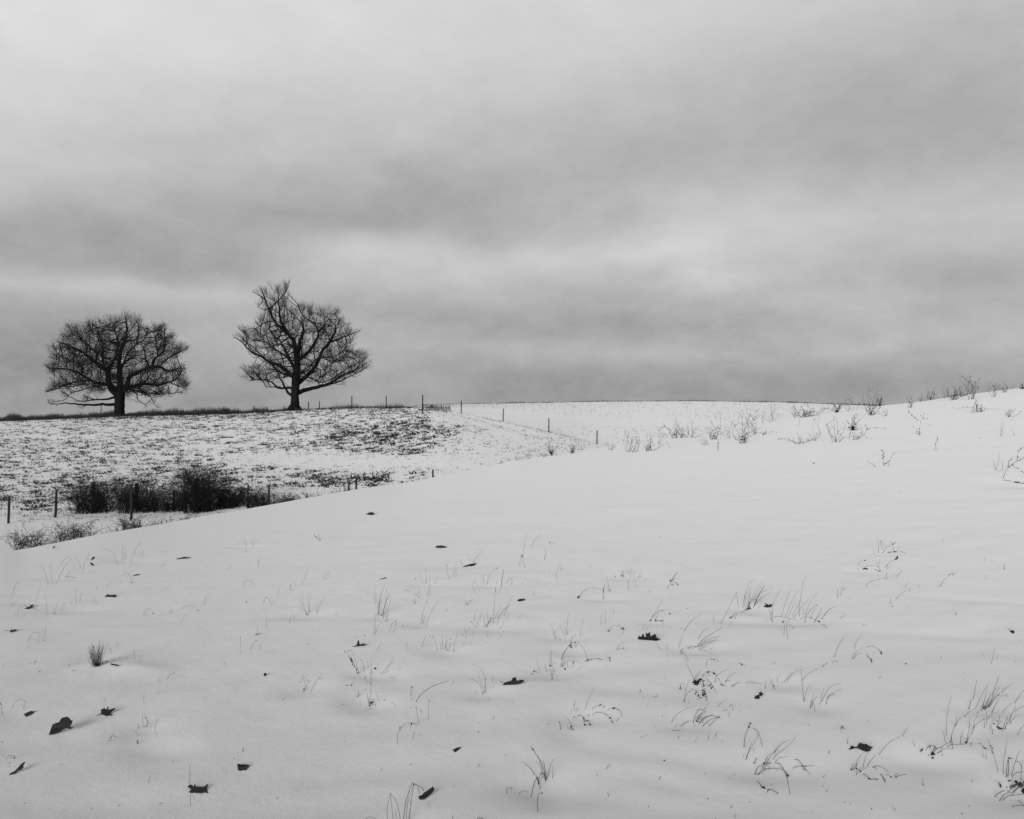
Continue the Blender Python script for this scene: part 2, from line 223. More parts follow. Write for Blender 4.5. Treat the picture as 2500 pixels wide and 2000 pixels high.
('E', SB, 'two short faint blades right of the low arched stem, right of centre', "2020,975 2015,900 2030,860;2055,960 2065,820;2135,860 2156,790", ""),
('E', SB, 'bent stem with a dark bud left of the pointed dark leaf, right of centre', "1.2|2090,1045 2115,1000 2156,980 2190,990", "2093,1032,9 2088,1042,5"),
('F', GT, 'bundle of curved thin blades left of the large peaked leaf', "1.1|780,235 740,140 690,95 640,75;810,220 755,130 705,-20;815,225 790,190 800,90 750,-30 640,-90;730,240 770,225;730,230 690,195;865,105 880,20;650,80 630,110;1.2|795,190 800,100;830,300 835,255", "797,85,8 792,150,5 885,160,5 770,222,4"),
('F', 'long_grass_blade', 'one long smooth blade bowing to the right, left of the large peaked leaf', "1.7|50,315 120,240 240,155 330,120 410,97", ""),
('F', SB, 'narrow loops of thin grass at the foot of the long bowing blade', "1.1|35,305 10,240 20,155 45,200;25,250 22,180 28,155", "22,158,6 28,165,4"),
('F', SB, 'folded stem and a straight stem below the long bowing blade', "1.3|95,540 85,470 70,380;70,380 100,405 135,445;195,500 198,400 200,285;1.1|218,318 200,280", "70,380,7 215,315,4 15,382,5"),
('F', SB, 'short stub stems with a dark bud, left of the small isolated leaf at lower centre', "1.1|0,580 25,540 75,565;1.3|15,710 50,640", "22,547,9 48,640,6 75,562,4"),
('F', WD, 'seeded stems with paired black seeds, above the arched seed cluster right of centre', "1.1|1835,405 1880,300 1940,175;1.1|1870,405 1940,375 2000,355;1.1|2060,415 2100,395 2140,385;1.2|1725,410 1735,350 1750,300;1745,420 1760,385 1785,430;1700,430 1702,400", "2000,355,8 2015,345,7 2045,370,8 2140,385,10 2150,387,8 2010,350,6 1733,352,6"),
('F', WD, 'arched stems drooping over clusters of round black seeds, right of centre', "1.2|1885,460 1950,435 2020,440 2070,460 2110,490 2140,535;1.3|1730,480 1780,460 1820,475 1835,490;1.2|1835,490 1880,515 1910,570;1.2|1830,490 1840,560;1885,460 1870,450;1800,520 1830,490;2060,460 2060,430", "2112,492,12 2105,485,7 2125,525,9 2140,540,8 1732,478,8 1830,490,10 1838,508,8 1835,530,9 1850,565,13 1842,555,9 1872,522,10 1860,515,6 1895,550,9 1902,560,7 1885,460,6 1850,515,5"),
('F', WD, 'low tangle with a dark triangular pod, left of the round-seed clusters', "2.3|1590,605 1582,530;1575,540 1590,560;1670,610 1665,560;1.1|1700,560 1685,520 1650,495;1.2|1675,605 1695,580;1.2|1680,600 1710,600", "1700,582,12 1692,595,8 1715,608,9 1725,612,6 1705,575,8 1578,532,7"),
('F', WD, 'upright dark-based tuft with long spreading stems, bottom centre', "1.8|1440,1140 1400,990 1300,820 1268,775;1.6|1445,1130 1425,1030 1410,930;1.4|1430,1120 1390,1010 1350,880;1.1|1395,1040 1370,990 1330,940;1.4|1445,1100 1480,1000 1520,910;2.4|1440,1130 1420,1085 1390,1060;1.8|1385,1085 1385,1055;4|1437,1150 1425,1100;4|1365,1190 1352,1140 1345,1110;2|1345,1130 1330,1080;1.9|1382,1240 1365,1180;1.5|1330,1090 1290,1040 1240,990 1200,945;1.8|1270,1315 1300,1215 1340,1110;1.3|1500,1130 1510,990;1.2|1300,1210 1315,1140;1.2|1360,1120 1375,1060;1.1|1420,1120 1390,1070", "1297,820,9 1310,812,4 1285,812,4 1355,1150,10 1350,1120,9 1438,1125,10 1385,1062,8 1360,1180,8"),
('F', SB, 'small folded stalk, left of the upright dark-based tuft at bottom centre', "1.6|1025,1280 1023,1210;1.5|1023,1210 1055,1228 1082,1245", ""),
('F', SB, 'low arc of thin grass under the upright dark-based tuft', "1.3|1135,1285 1180,1255 1245,1270", "1243,1270,5"),
('F', SB, 'tall hooked stem with a round tip at the bottom centre', "1.6|1355,1475 1345,1380 1360,1290 1400,1278", "1400,1278,8"),
('F', SB, 'short straight slanted stem alone on open snow, bottom right of centre', "1.5|2030,1025 2110,970", ""),
('F', SB, 'grass tips peeking over the bottom frame edge at centre', "1.5|435,1600 450,1552 465,1510;1.6|690,1560 720,1540 765,1552 790,1580;1.1|190,1420 205,1350", ""),
('G', GT, 'short stubble of blades in a row with one inverted loop, right of centre', "1.3|85,465 85,390;95,460 98,395;115,430 140,355;1.3|135,445 180,360;165,450 185,380;200,450 212,405;1.3|60,460 70,440;1.2|230,485 290,405;235,487 297,440;5,470 0,440;315,520 318,480;1.2|145,610 150,500 180,460 210,480 222,580;75,465 70,430;-30,470 130,468", "75,458,6 90,462,6 10,465,5"),
('G', 'broken_twig', 'dark broken twig like a tripod standing on open snow, right of centre', "3.2|595,515 625,470 667,415;1.8|580,520 600,500 635,490;1.8|550,585 580,535;1.8|600,515 602,550 625,570;1.8|605,525 640,530 670,555;2.4|585,530 595,505", "590,508,10 668,553,7 632,490,4 605,545,6"),
('G', SB, 'short pale slanted blade under the dark tripod twig', "335,635 380,600;575,655 595,640", ""),
('G', WD, 'slanted weed with seed tips, directly above the jagged dark leaf', "1.8|370,930 400,880 430,860;1.8|430,860 460,835 505,822;400,900 450,800 510,720;1.5|365,935 440,935 515,935;512,980 518,880;460,905 440,870;1.2|470,1000 600,1000", "375,930,9 385,922,6 505,822,7 578,852,8 590,858,6 435,925,9 432,915,5 490,935,9 500,932,7"),
('G', SB, 'long straight leaning blade right of the slanted weed with seed tips', "1.3|710,1030 820,925 920,848;1.2|670,1215 700,1130 735,1035;1.2|870,1120 920,1060 990,1008;1.3|703,1015 702,1000;1050,950 1040,850", "703,1010,6 765,802,5 780,880,5"),
('G', GT, 'largest dense tuft with a dark base and right-leaning blades, right of centre', "1.2|1345,790 1370,680 1410,560 1480,480;1355,785 1400,640 1440,570;1.2|1400,800 1430,640;3|1410,795 1420,760 1428,730;1.3|1420,740 1500,640 1570,520;2.2|1460,780 1500,700 1540,620 1585,560;1.2|1465,770 1490,700;1.1|1440,720 1540,640 1680,570;1.1|1480,750 1560,680 1635,630;1.3|1415,800 1420,740 1470,690;1385,800 1440,570;1395,790 1470,640 1530,540;1500,800 1570,700;1.2|1470,760 1520,670 1575,570;1370,800 1390,760;1.3|1395,810 1430,740;1.5|1380,815 1430,790;1530,810 1560,790;1.1|1450,790 1500,730 1600,650;1365,700 1390,600", "1410,805,14 1395,812,10 1430,800,10 1375,815,8 1420,785,8 1425,735,7 1485,710,5"),
('G', GT, 'tall folded blade and flattened grass, left foot of the largest dense tuft', "1.7|1215,905 1250,870 1290,835;1.3|1290,835 1400,815 1440,800;1.3|1100,960 1200,810 1285,630;1.4|1310,790 1295,710 1285,630;1.1|1260,905 1300,850 1350,830;1.1|1225,890 1270,860", "1215,900,8 1225,893,7 1285,632,4"),
('G', GT, 'wide row of tall slender blades over a ground stem, right of the largest dense tuft', "1.1|1650,870 1680,740 1755,580;1.7|1670,945 1630,810;1.2|1745,890 1800,740 1858,590;1.1|1785,890 1850,760 1940,600;1810,900 1900,740;1.1|1860,890 1900,830 1975,700;1.2|1945,890 1955,700 1985,560 2010,460;2000,870 2050,760 2140,625;1.6|2005,945 2012,870;1.2|2010,870 2080,800 2145,755;1870,900 1980,780 2080,660;2050,925 2110,800 2145,755;1.5|2090,950 2150,860;1.1|1600,910 1700,885 1850,910 1920,915;1.3|1920,915 2000,890 2080,910 2150,940;1.3|1780,1080 1790,1000 1780,935;1.2|1825,1120 1810,960 1790,925;1920,1020 1850,975 1800,950;1660,870 1670,700;1.2|1830,950 1840,900;1985,870 1990,800;1.6|2120,920 2156,945;2085,950 2180,800", "1775,945,9 1782,930,7 2150,935,8 2005,942,5 2160,940,7 1600,912,4"),
('G', GT, 'fallen tuft of blades lying to the right, right of the jagged dark leaf', "1.8|705,1265 700,1240 740,1215;1.9|740,1215 800,1205 850,1205;1.8|850,1205 920,1140 1030,1065 1140,995;1.5|850,1205 960,1140 1050,1108 1115,1100;1.2|860,1230 950,1180 1030,1145 1075,1125;1.1|870,1240 1000,1170 1130,1130;1.1|870,1235 940,1250 1030,1280;1.2|975,1230 1035,1208;1.1|890,1150 940,1120;1185,985 1250,925;1.2|720,1220 780,1185;1.1|870,1200 960,1160 1080,1130;880,1245 900,1215", "705,1240,6 855,1205,7 820,1222,5"),
('G', SB, 'short thin stems just below the jagged dark leaf', "1.1|515,1235 425,1155;1.1|555,1240 552,1170;545,1310 570,1265", ""),
('G', SB, 'thin bowed stems with a dark tip, left of the jagged dark leaf', "1.1|0,1240 60,1170 140,1152;0,1245 50,1225 90,1220;1.1|100,1060 90,1015;1.2|235,1035 290,1025 320,975;120,1000 150,1010;0,975 40,980 70,1010", "95,1220,7 85,1005,9 92,1015,9 70,1018,7 110,1020,6 345,1012,5 245,1038,4"),
('G', SB, 'small arched sprig with two seeds, above the dark drooping weed clump', "1.1|960,1420 975,1350 1000,1335;1.1|1115,1365 1080,1345 1040,1333;1.8|1015,1333 1050,1338", "1020,1333,7 1045,1338,7"),
('G', 'fallen_twig', 'small dark pointed chip of twig lying on snow, right of the dark drooping weed clump', "2.6|1370,1397 1340,1390 1305,1375;1.8|1300,1395 1340,1392;1.1|1420,1410 1360,1393", "1340,1392,8"),
('G', SB, 'two short pale stubs on open snow, far right of the arched two-seed sprig', "1655,1385 1658,1365;1688,1385 1692,1362;1.6|1960,1700 1955,1690", "1370,405,1"),
('H', WD, 'darkest drooping weed clump with hanging black seed strands, right of centre', "1.5|835,110 850,60 900,0 930,-15;1.1|930,-15 980,5 1000,10;1.2|900,60 960,10 1000,0 1050,20;1.2|1050,20 1090,75 1130,140;1.4|845,110 815,20 770,-60 733,-156;1.3|945,50 1000,110 1030,160 1075,230;1.9|990,310 960,260 935,190 900,100;1.3|740,325 745,230 770,130 800,80;1.4|710,320 760,240 830,180;790,340 775,290;3|850,150 855,240;2.6|870,150 865,230;2.8|880,150 882,255;3.2|915,130 940,200 960,240;3.2|925,170 930,240 945,270;2.2|900,100 920,80 945,160;1.2|895,90 960,150 1010,170;1.2|980,160 985,60;850,300 880,285 910,280;4|830,120 870,100 900,80;4|840,135 880,120 910,100;3.5|850,150 880,140;1.4|1000,110 960,40;1.3|835,105 880,40 950,30;1.1|785,-105 760,-160 730,-190", "845,105,18 860,120,20 875,110,20 890,95,16 905,80,12 850,135,16 870,140,14 830,118,12 880,125,15 945,95,9 930,105,9 940,150,9 915,80,9 935,130,8 855,200,8 850,235,8 885,250,10 880,262,8 925,200,10 935,220,11 945,240,11 960,240,10 965,262,9 930,250,9 905,270,6 915,275,6 895,272,6 1000,150,7 1015,130,9 1020,180,9 1035,160,8 1010,145,7 1022,165,8 822,182,6 978,8,8 990,5,9 985,25,6 1000,40,7 1040,12,9 1052,20,9 1060,28,7 1075,40,6 1050,-10,5 712,-205,9 703,-188,7 730,-195,6 870,205,6 862,215,6 945,205,8 955,225,8 925,235,8 950,180,6"),
('H', SB, 'thin blades with a dark pod at their foot, right of the dark drooping clump', "3.4|1125,132 1140,145 1160,158;1040,120 1075,50 1140,0 1220,-30;1.3|1150,120 1200,60 1240,30 1280,5;1.1|1140,105 1170,100 1220,100;1070,110 1060,60", "1130,138,8 1118,135,6"),
('H', SB, 'single long low-arched blade lying right of the dark drooping clump', "1.6|1230,155 1270,130 1320,115;1.2|1320,115 1400,115 1490,125 1550,125", "1240,152,7 1248,140,5"),
('H', SB, 'tiny hooked stem with a seed cluster, left of the dark drooping clump', "1.2|695,180 695,140 715,118 740,125;1.2|268,215 278,165;1.3|420,265 460,230;1.1|345,355 343,325", "695,165,8 688,178,6 700,180,6 270,210,5 420,262,5"),
('H', SB, 'short upright stub and forked blade, right of the small notched leaf', "1.6|1582,180 1595,105;1.2|1645,130 1640,75;1.8|1705,190 1670,145 1650,80;1.2|1735,225 1732,205", "1675,150,8 1668,140,5 1595,108,5"),
('H', GT, 'fine long blades leaning right, above the upright V of blades at right', "1.4|1950,95 2020,40 2156,-40;1.1|1760,115 1820,60 1940,-35;1795,105 1840,60 1920,0 2000,-30;1720,105 1715,70 1755,20;1.1|1780,110 1830,108;1.1|1800,80 1870,20", "1760,116,6 1720,105,4 1795,105,4"),
('H', GT, 'upright V of blades standing right of the notched leaf', "1.4|1995,310 1980,160 1970,10 1965,-20;1.2|2000,310 2010,230 2055,135", "1997,308,4"),
('H', GT, 'curved blades in a loose fan, far right of the notched leaf', "1.2|2060,380 2075,300 2105,220;1.6|2065,375 2100,300 2140,265;1.2|2110,420 2105,350 2090,330;1.2|2161,330 2201,175;1.2|2166,320 2236,200 2306,140 2398,122;1.3|2206,295 2290,235 2396,178;1.4|2221,350 2246,270 2306,225;1.5|2270,255 2310,225;1.4|2055,360 2085,290", "2062,375,7 2156,340,7"),
('H', GT, 'fallen striped tuft of parallel blades, below the dark drooping clump', "1.9|660,580 730,545 810,515;1.1|580,540 640,470 720,410 850,350;1.9|815,540 850,460 895,390;1.7|840,530 890,470 960,420;1.3|850,530 940,400 1000,320;1.8|870,550 930,500 1020,460;1.5|900,575 980,520 1100,480;1.4|950,580 1050,520 1110,465;1.4|820,415 890,405 960,420;1.8|960,420 1020,465 1085,485;1.7|880,550 920,500 980,465;1.2|845,525 900,430;1.1|765,573 860,558;1.5|860,500 900,480 920,490;1.2|840,520 870,470 940,430;1.2|900,540 960,480 990,470;1.2|640,565 670,570;1.8|1085,490 1110,465;1.1|970,395 955,375;1.5|865,540 890,490;1.1|930,560 1000,520", "645,568,6 655,580,6 1090,482,9 960,425,5 895,392,4 885,495,6 870,525,6"),
('H', SB, 'slim bent stalks, right of the fallen striped tuft', "1.2|1075,370 1120,330 1180,285;1.4|1250,405 1245,345;1.3|1245,345 1230,350 1210,368;1.4|1200,475 1210,410;1.3|1210,410 1180,405 1135,420;1.5|1285,417 1335,415", "1080,368,5 1215,366,5"),
('H', SB, 'scattered short stubs below the fallen striped tuft', "1.5|560,618 620,622 690,630;2.4|680,705 672,675;1.4|980,715 1000,640;1.2|1050,690 1070,655 1095,630;1.3|1060,742 1150,725;825,750 870,690;1.3|280,690 335,665;410,595 430,575;1.3|1185,800 1225,803", "285,688,6 1245,708,4"),
('H', SB, 'tall arched stem with two black pods at the bend, right of centre near the bottom', "1.9|1360,795 1375,690 1410,595;1.8|1410,595 1425,555;1.2|1570,785 1520,650 1480,605 1440,590;1375,795 1380,780;1520,680 1500,630 1460,600", "1433,545,10 1428,540,7 1418,575,11 1412,588,7"),
('H', SB, 'two straight leaning stems left of the bowed tangle at lower right', "1.4|1375,925 1410,850 1450,780 1510,680;1.3|1405,860 1425,795 1445,735;1.1|1465,830 1470,800;1375,920 1400,860", "1372,925,4 1515,680,4"),
('H', WD, 'bowed tangle of long arching stems with dark nodes, lower right of centre', "1.8|1570,965 1610,900 1650,860;1.6|1650,860 1740,775 1850,715;1.3|1635,930 1700,880 1780,820 1870,740 1920,668;1.8|1470,1080 1500,1020 1540,990 1600,970 1650,965;1.6|1510,1080 1560,1000 1600,965 1650,945;1.6|1650,945 1720,970 1790,1060 1820,1160 1845,1300;1.6|1520,1075 1580,1030 1640,1020 1710,1022 1780,1035;1.2|1670,970 1720,915 1770,900 1830,895;1.5|1830,895 1920,930 1990,1010 2055,1085;1.2|1590,1040 1640,990;1.2|1780,1035 1900,1010 2000,1000 2100,995;1.6|1470,965 1485,930 1500,915;2.6|1835,1105 1812,1075 1795,1045;1.5|1580,965 1650,880 1700,820;1690,1010 1700,1040;1.2|1345,900 1360,880;1.6|1550,1040 1580,1000 1640,965", "1570,965,11 1580,960,8 1520,1075,9 1508,1082,7 1820,1085,10 1830,1095,9 1980,995,8 1995,1025,8 2008,1035,7 1470,962,7 1500,915,6 1595,1032,6 1640,965,6 1475,1080,5 1715,1040,5"),
('H', WD, 'dark lying seed stalk below the bowed tangle at lower right', "2.2|1570,1225 1535,1185 1500,1150;2.2|1570,1225 1620,1245 1670,1258 1718,1283;2.6|1640,1180 1655,1192", "1570,1222,17 1560,1215,12 1583,1230,9 1718,1283,7 1645,1183,5 1610,1243,5"),
('H', SB, 'thin sloping stem above open snow at the far left of the right-hand half', "1.2|85,465 60,410 30,395 0,385 -30,375", "5,380,8 35,397,7 -3,385,8"),
('H', SB, 'grass tips just inside the bottom frame edge, right of centre', "1.3|1230,1540 1280,1500;1.5|1058,1560 1066,1540", ""),
('I', WD, 'low sprawling weed with looped stems and dark buds, upper right of the near slope', "1.2|625,210 620,120 605,40;1.1|670,180 645,90;640,130 640,100 655,88 700,155;1.2|670,212 700,165 750,140 780,125;1.1|780,200 778,125;1.8|670,215 740,210 800,203;1.4|800,203 860,205 910,225;1.3|585,230 570,180;820,190 850,150;700,220 740,200", "765,112,7 775,125,8 800,105,6 785,118,6 740,130,5 745,208,7 795,202,9 810,203,7 670,213,7 625,208,5 850,150,4 705,235,5"),
('I', SB, 'arched pale stem with a leaf-like fold and one seed, right part of the near slope', "1.4|440,390 480,365 520,350 560,348;1.2|560,348 610,360 650,410;2|575,358 590,390 620,408;2|590,395 630,410 655,415;3|445,388 480,380 515,388;1.1|410,350 425,310 470,295;400,400 420,370;605,340 605,290;630,360 635,280", "478,295,8 488,294,6 570,355,6 480,385,12 500,388,10 465,388,10 630,408,8"),
('I', SB, 'long crooked stem with an upright leg, below the arched folded stem at right', "1.3|475,570 510,540 560,510 640,490;1.2|640,490 680,487 710,492;1.2|712,492 705,420 700,350;700,350 740,315 790,295;715,350 760,360;720,380 745,380 710,345;780,470 870,405 820,375", "555,520,5 640,495,5 700,365,6 722,378,6 710,350,5 770,360,4"),
('I', GT, 'pair of thin upright stubs at the upper right, left of the long crooked stem', "1.8|195,685 200,595;1.2|220,670 235,610 255,540;262,600 258,580", "195,682,5 260,585,4 270,598,4 312,703,5"),
('I', SB, 'forked faint stem crossing open snow at right', "1.2|780,705 870,640 925,615;1.2|925,615 955,600 960,575;1.3|745,750 755,690;1.1|770,785 760,755;880,730 900,725;900,590 930,510;1045,585 1055,550;735,700 750,680;935,800 930,770", "950,608,4 745,748,5 900,728,4 770,780,4"),
('I', SB, 'diagonal stem with a forked seeded tip, far right of the near slope', "1.6|1255,570 1310,510 1340,475;1.2|1340,475 1370,445 1400,430;1370,445 1460,405;1375,450 1405,448", "1375,443,6 1400,428,5 1405,448,5 1255,570,4"),
('I', SB, 'short dark upright stub near the right frame edge, upper part of the slope', "1.6|1950,385 1952,330;1.1|1955,330 1970,320;1.2|1755,305 1738,270;1.1|1820,305 1818,280;1.2|1752,490 1755,445", "1950,383,7"),
('I', SB, 'solitary tiny stub with a thick foot on open snow at right', "1.6|1440,860 1440,830", "1440,862,8"),
('I', SB, 'straight and curved blades above the double arched stems at right', "1.5|150,1310 200,1200 270,1095;1.2|365,1225 390,1150 430,1100 455,1070;1.6|0,1420 50,1395 100,1375;1.4|100,1375 150,1362 210,1352", "150,1308,4"),
('I', SB, 'blades and flat stem ends continuing right from the fallen grass row, right side', "1.2|185,912 240,890 300,865;1.2|0,915 110,810 195,775;1.2|10,920 60,860 120,800;1.4|0,940 40,975 80,1015;1.2|90,965 130,963;-20,900 30,800", "5,938,8 470,970,6"),
('I', SB, 'twin arched stems with beaded drooping seed heads, right side of the near slope', "1.3|330,1335 370,1280 420,1240 470,1208;1.2|470,1208 530,1198 580,1205 620,1230;2.2|620,1230 645,1255 657,1283;1.3|335,1330 400,1280 450,1275;1.2|450,1275 490,1285 510,1300;2.2|510,1300 540,1330 555,1368;1.5|515,1305 555,1345", "625,1235,6 632,1245,6 645,1255,6 655,1278,8 650,1268,7 512,1305,8 520,1315,6 530,1330,6 540,1345,6 550,1362,9 552,1350,5 572,1270,5"),
('I', SB, 'two faint tall blades near the right frame edge, middle of the slope', "1.2|1805,1385 1835,1280 1855,1200;1.1|1865,1335 1880,1270;1860,1195 1890,1195;1.2|1865,1560 1895,1510", ""),
('K', 'bare_branch', 'forked bare branch with beaded side shoots, leaning in from the right frame edge', "2.8|1880,1440 1905,1375 1940,1310;2.8|1940,1310 2000,1260 2070,1215;2.4|2070,1215 2156,1170 2300,1110;1.5|1945,1300 1953,1250 1960,1215;1.5|1960,1215 1975,1205 1995,1188;1.6|2000,1265 2050,1305 2090,1320;1.5|2090,1320 2120,1350 2156,1370 2240,1390;1.5|2068,1215 2070,1150 2085,1085;1.5|2085,1085 2115,1050 2156,1035 2230,1030", "1995,1188,9 1978,1205,7 1955,1225,6 1952,1255,7 1948,1280,9 1945,1295,7 2010,1272,13 2000,1266,9 2018,1280,7 2052,1308,8 2085,1320,10 2118,1352,8 2150,1368,8 2075,1163,10 2083,1085,9 2113,1053,9 2070,1215,6 2068,1205,6 2190,1378,9 2200,1040,9"),
('K', 'dark_stick', 'dark stick end half sunk in a snow hollow at the right frame edge', "6|2000,1488 2050,1500 2100,1495;4|2010,1490 2060,1505 2156,1515;5|2060,1498 2156,1512 2260,1530;2.4|1820,1462 1900,1470 2000,1488", "2050,1498,16 2070,1500,14 2030,1492,10"),
('K', WD, 'short weed with a zigzag beaded stalk, right side on open snow', "2|315,1285 305,1230 297,1183;1.8|297,1183 308,1160 292,1140;1.8|292,1140 310,1112 290,1080;1.6|315,1262 345,1242 370,1220;1.5|375,1278 378,1240 390,1215;1.2|390,1212 405,1235;1.1|370,1220 410,1170 430,1120 470,1098;1.3|320,1260 350,1245", "290,1080,10 284,1077,6 310,1112,9 292,1138,10 307,1160,10 297,1183,9 320,1256,8 343,1245,7 365,1222,6 375,1275,6 390,1213,6 415,1170,6 435,1125,6 470,1100,5 385,1218,5"),
('K', SB, 'short slanting twig left of the zigzag beaded weed', "1.8|205,1295 180,1270 150,1245;1.3|150,1245 110,1225 85,1205;1.2|500,1640 530,1620", "208,1294,4 150,1250,5"),
('K', GT, 'few thin straight stems left of the forked bare branch', "1.7|1785,1335 1805,1270 1820,1220;1.5|1820,1220 1832,1105;1.5|1780,1330 1765,1260 1755,1180;1.5|1875,1330 1875,1190;1730,1340 1900,1335", "1784,1333,6"),
('K', SB, 'faint beaded stalk under the skyline weeds, right side', "1.4|1000,1050 990,1000 1000,960;1.4|1000,960 1015,940 1015,905;1.1|975,1080 985,1050;1.1|985,985 975,970", "1015,908,9 1018,935,8 1003,962,6 991,1000,9 1002,1048,6 976,1080,5 985,1048,4"),
('K', WD, 'stubby dark stalk pair under the skyline at right', "3|772,872 780,830 780,790;2|745,860 742,790;1.6|780,835 800,832;1.3|770,870 795,850", "778,865,11 772,858,9 780,788,9 780,830,8 745,828,7 785,845,6 798,855,5 800,755,5 798,712,6 895,738,5 700,765,6"),
('K', SB, 'tall faint parallel blades on the right slope below the skyline', "1.4|1865,890 1850,870 1858,780 1870,700;1.2|1860,880 1880,780 1890,700;1.2|2040,885 2010,820 1990,770;1.2|1848,850 1865,760", "1850,872,5 1868,888,5 1910,905,5 1720,923,4 1580,917,9 2115,915,5"),
('K', WD, 'low arching beaded stem under the skyline weed pair, right of centre', "2|80,805 110,790 140,780;1.5|140,780 180,775 240,785;1.4|240,785 300,785 340,795;1.4|72,770 68,740;-40,900 20,875 70,850", "85,803,8 95,798,7 128,785,6 178,775,6 215,783,6 240,785,5 270,785,5 330,795,5 68,742,6 75,772,6 420,800,4"),
('K', WD, 'pale forked weed on the far right slope below the skyline', "1.8|1960,635 1975,590 2000,560;1.2|2000,560 2040,530;1.4|1960,640 1995,640 2060,610;1.4|2060,610 2115,570;1.2|1930,635 1950,620;1.1|1960,630 1985,510;1.1|1975,620 2030,560", "1958,632,12 1965,625,9 2118,568,7 2040,535,5 2070,605,6 1998,562,5 1998,683,6 2145,748,4"),
('K', WD, 'beaded stem slanting down to the right, right slope below the skyline', "1.6|795,685 750,670 725,650;1.5|725,650 680,615 640,570;1.2|840,665 825,635 795,618;1.1|840,620 840,580", "640,567,11 682,617,8 728,650,9 750,670,8 798,684,8 838,655,8 795,618,6 885,655,6 840,590,4 655,600,4 885,600,4"),
('J', WD, 'tiny dark hooked shoot, above the crumpled leaf at lower right', "3.2|228,605 235,575 243,572;3.6|243,572 250,590 257,607;1.1|230,635 228,600;", "240,575,7"),
('J', SB, 'two very short dark stubs, left of the crumpled leaf at lower right', "2.2|295,755 299,720;1.6|299,720 303,690;2.4|100,860 105,835;1.4|105,835 108,825", "100,855,5"),
('J', SB, 'low weed loops and one very long blade, under the crumpled leaf at lower right', "1.5|325,1035 350,990 380,960;1.5|350,1040 380,1000 410,960;1.4|385,1000 400,940 460,850;1.4|455,1000 480,920 520,840;1.2|520,840 545,715;1.5|495,996 530,955 600,870;1.3|600,870 720,760 850,680;1.3|850,680 900,635 940,575;1.5|385,1085 400,1050 430,1020 520,1000;1.5|520,1000 570,1008 600,1040;2|600,1040 650,1090 690,1160;1.3|500,1000 600,995 680,1020 740,1070;2|430,1045 470,1085 520,1125;2.2|520,1125 570,1135 620,1142;1.4|620,1142 680,1130;2|750,1110 830,1098 915,1080;1.4|760,1105 800,1090 835,1070;1.3|665,1080 710,1090 750,1110;2|335,1040 350,1030 365,1010;1.3|400,1070 440,1045 500,1015", "395,1025,10 388,1018,8 435,1048,9 425,1040,7 530,1130,12 545,1133,9 518,1127,8 605,1140,7 680,1125,8 690,1160,8 695,1140,6 755,1110,9 765,1108,6 345,1035,8 330,1030,6 905,1082,4"),
('J', SB, 'tiny spike with a dark foot below the long blade, lower right', "1.9|1095,1200 1093,1175;1.1|1093,1175 1092,1115", "1095,1192,8"),
('J', SB, 'short faint slanted stub left of the arching grass at lower right', "1.3|1010,785 998,760 990,730", ""),
('J', GT, 'thick sheaf of tall right-leaning blades, upper part of the lower right corner', "2.3|1575,390 1590,340 1610,290;1.6|1610,290 1640,200 1658,85;1.2|1620,390 1700,270 1760,150;1.4|1700,410 1740,300 1780,110;1.8|1740,400 1780,300 1810,240;1.8|1810,240 1850,160 1895,50;1.5|1750,380 1840,230 1880,150;1.4|1760,370 1850,250 1910,150;1.3|1755,390 1830,300 1900,220;1.3|1900,220 1980,160 2070,115;1.9|1800,440 1850,360 1900,275;1.3|1900,275 1925,240;1.8|1720,400 1728,340;1.8|1690,420 1725,360;1.4|1770,370 1850,290 1955,155;1.2|1635,440 1700,370;1.3|1760,560 1765,480 1755,400;1.6|1735,400 1760,330 1800,260;1.3|1740,350 1730,310;1.4|1750,385 1790,330 1830,290;1.3|1890,300 1955,300;1580,330 1590,260;1.6|1745,410 1750,360;1.6|1710,400 1740,360", "1725,375,10 1745,370,10 1740,395,8 1720,355,7 1760,380,7 1572,390,7 1880,245,7 1890,248,5 1945,252,5 1970,240,6 1972,255,5 1985,260,4 1800,240,5 1505,190,5"),
('J', GT, 'curving tall blades over a low ground arch, lower right', "1.4|1340,665 1338,570 1345,460;1.3|1345,460 1365,350 1400,235;1.3|1335,745 1315,680 1300,610;1.7|1490,770 1488,690;1.2|1490,690 1510,600;1.5|1380,740 1390,690 1420,580;1.4|1420,580 1450,465;1.6|1405,760 1395,680 1420,580;1.6|1420,580 1455,525 1500,480;1.4|1500,480 1570,430 1660,385;2|1540,755 1570,700 1590,660;1.5|1590,660 1640,570 1735,500;1.4|1540,755 1560,680 1580,600;1.3|1580,600 1580,480;1.2|1740,500 1810,455 1900,420;1.2|1610,610 1640,510 1690,420;1.2|1740,580 1738,540 1735,500;2.4|1550,745 1565,700;1.3|1580,790 1600,760", "1542,752,11 1548,740,8 1735,500,7 1740,585,5 1488,690,5 1338,665,4 1378,730,5 1600,760,7 1515,762,5"),
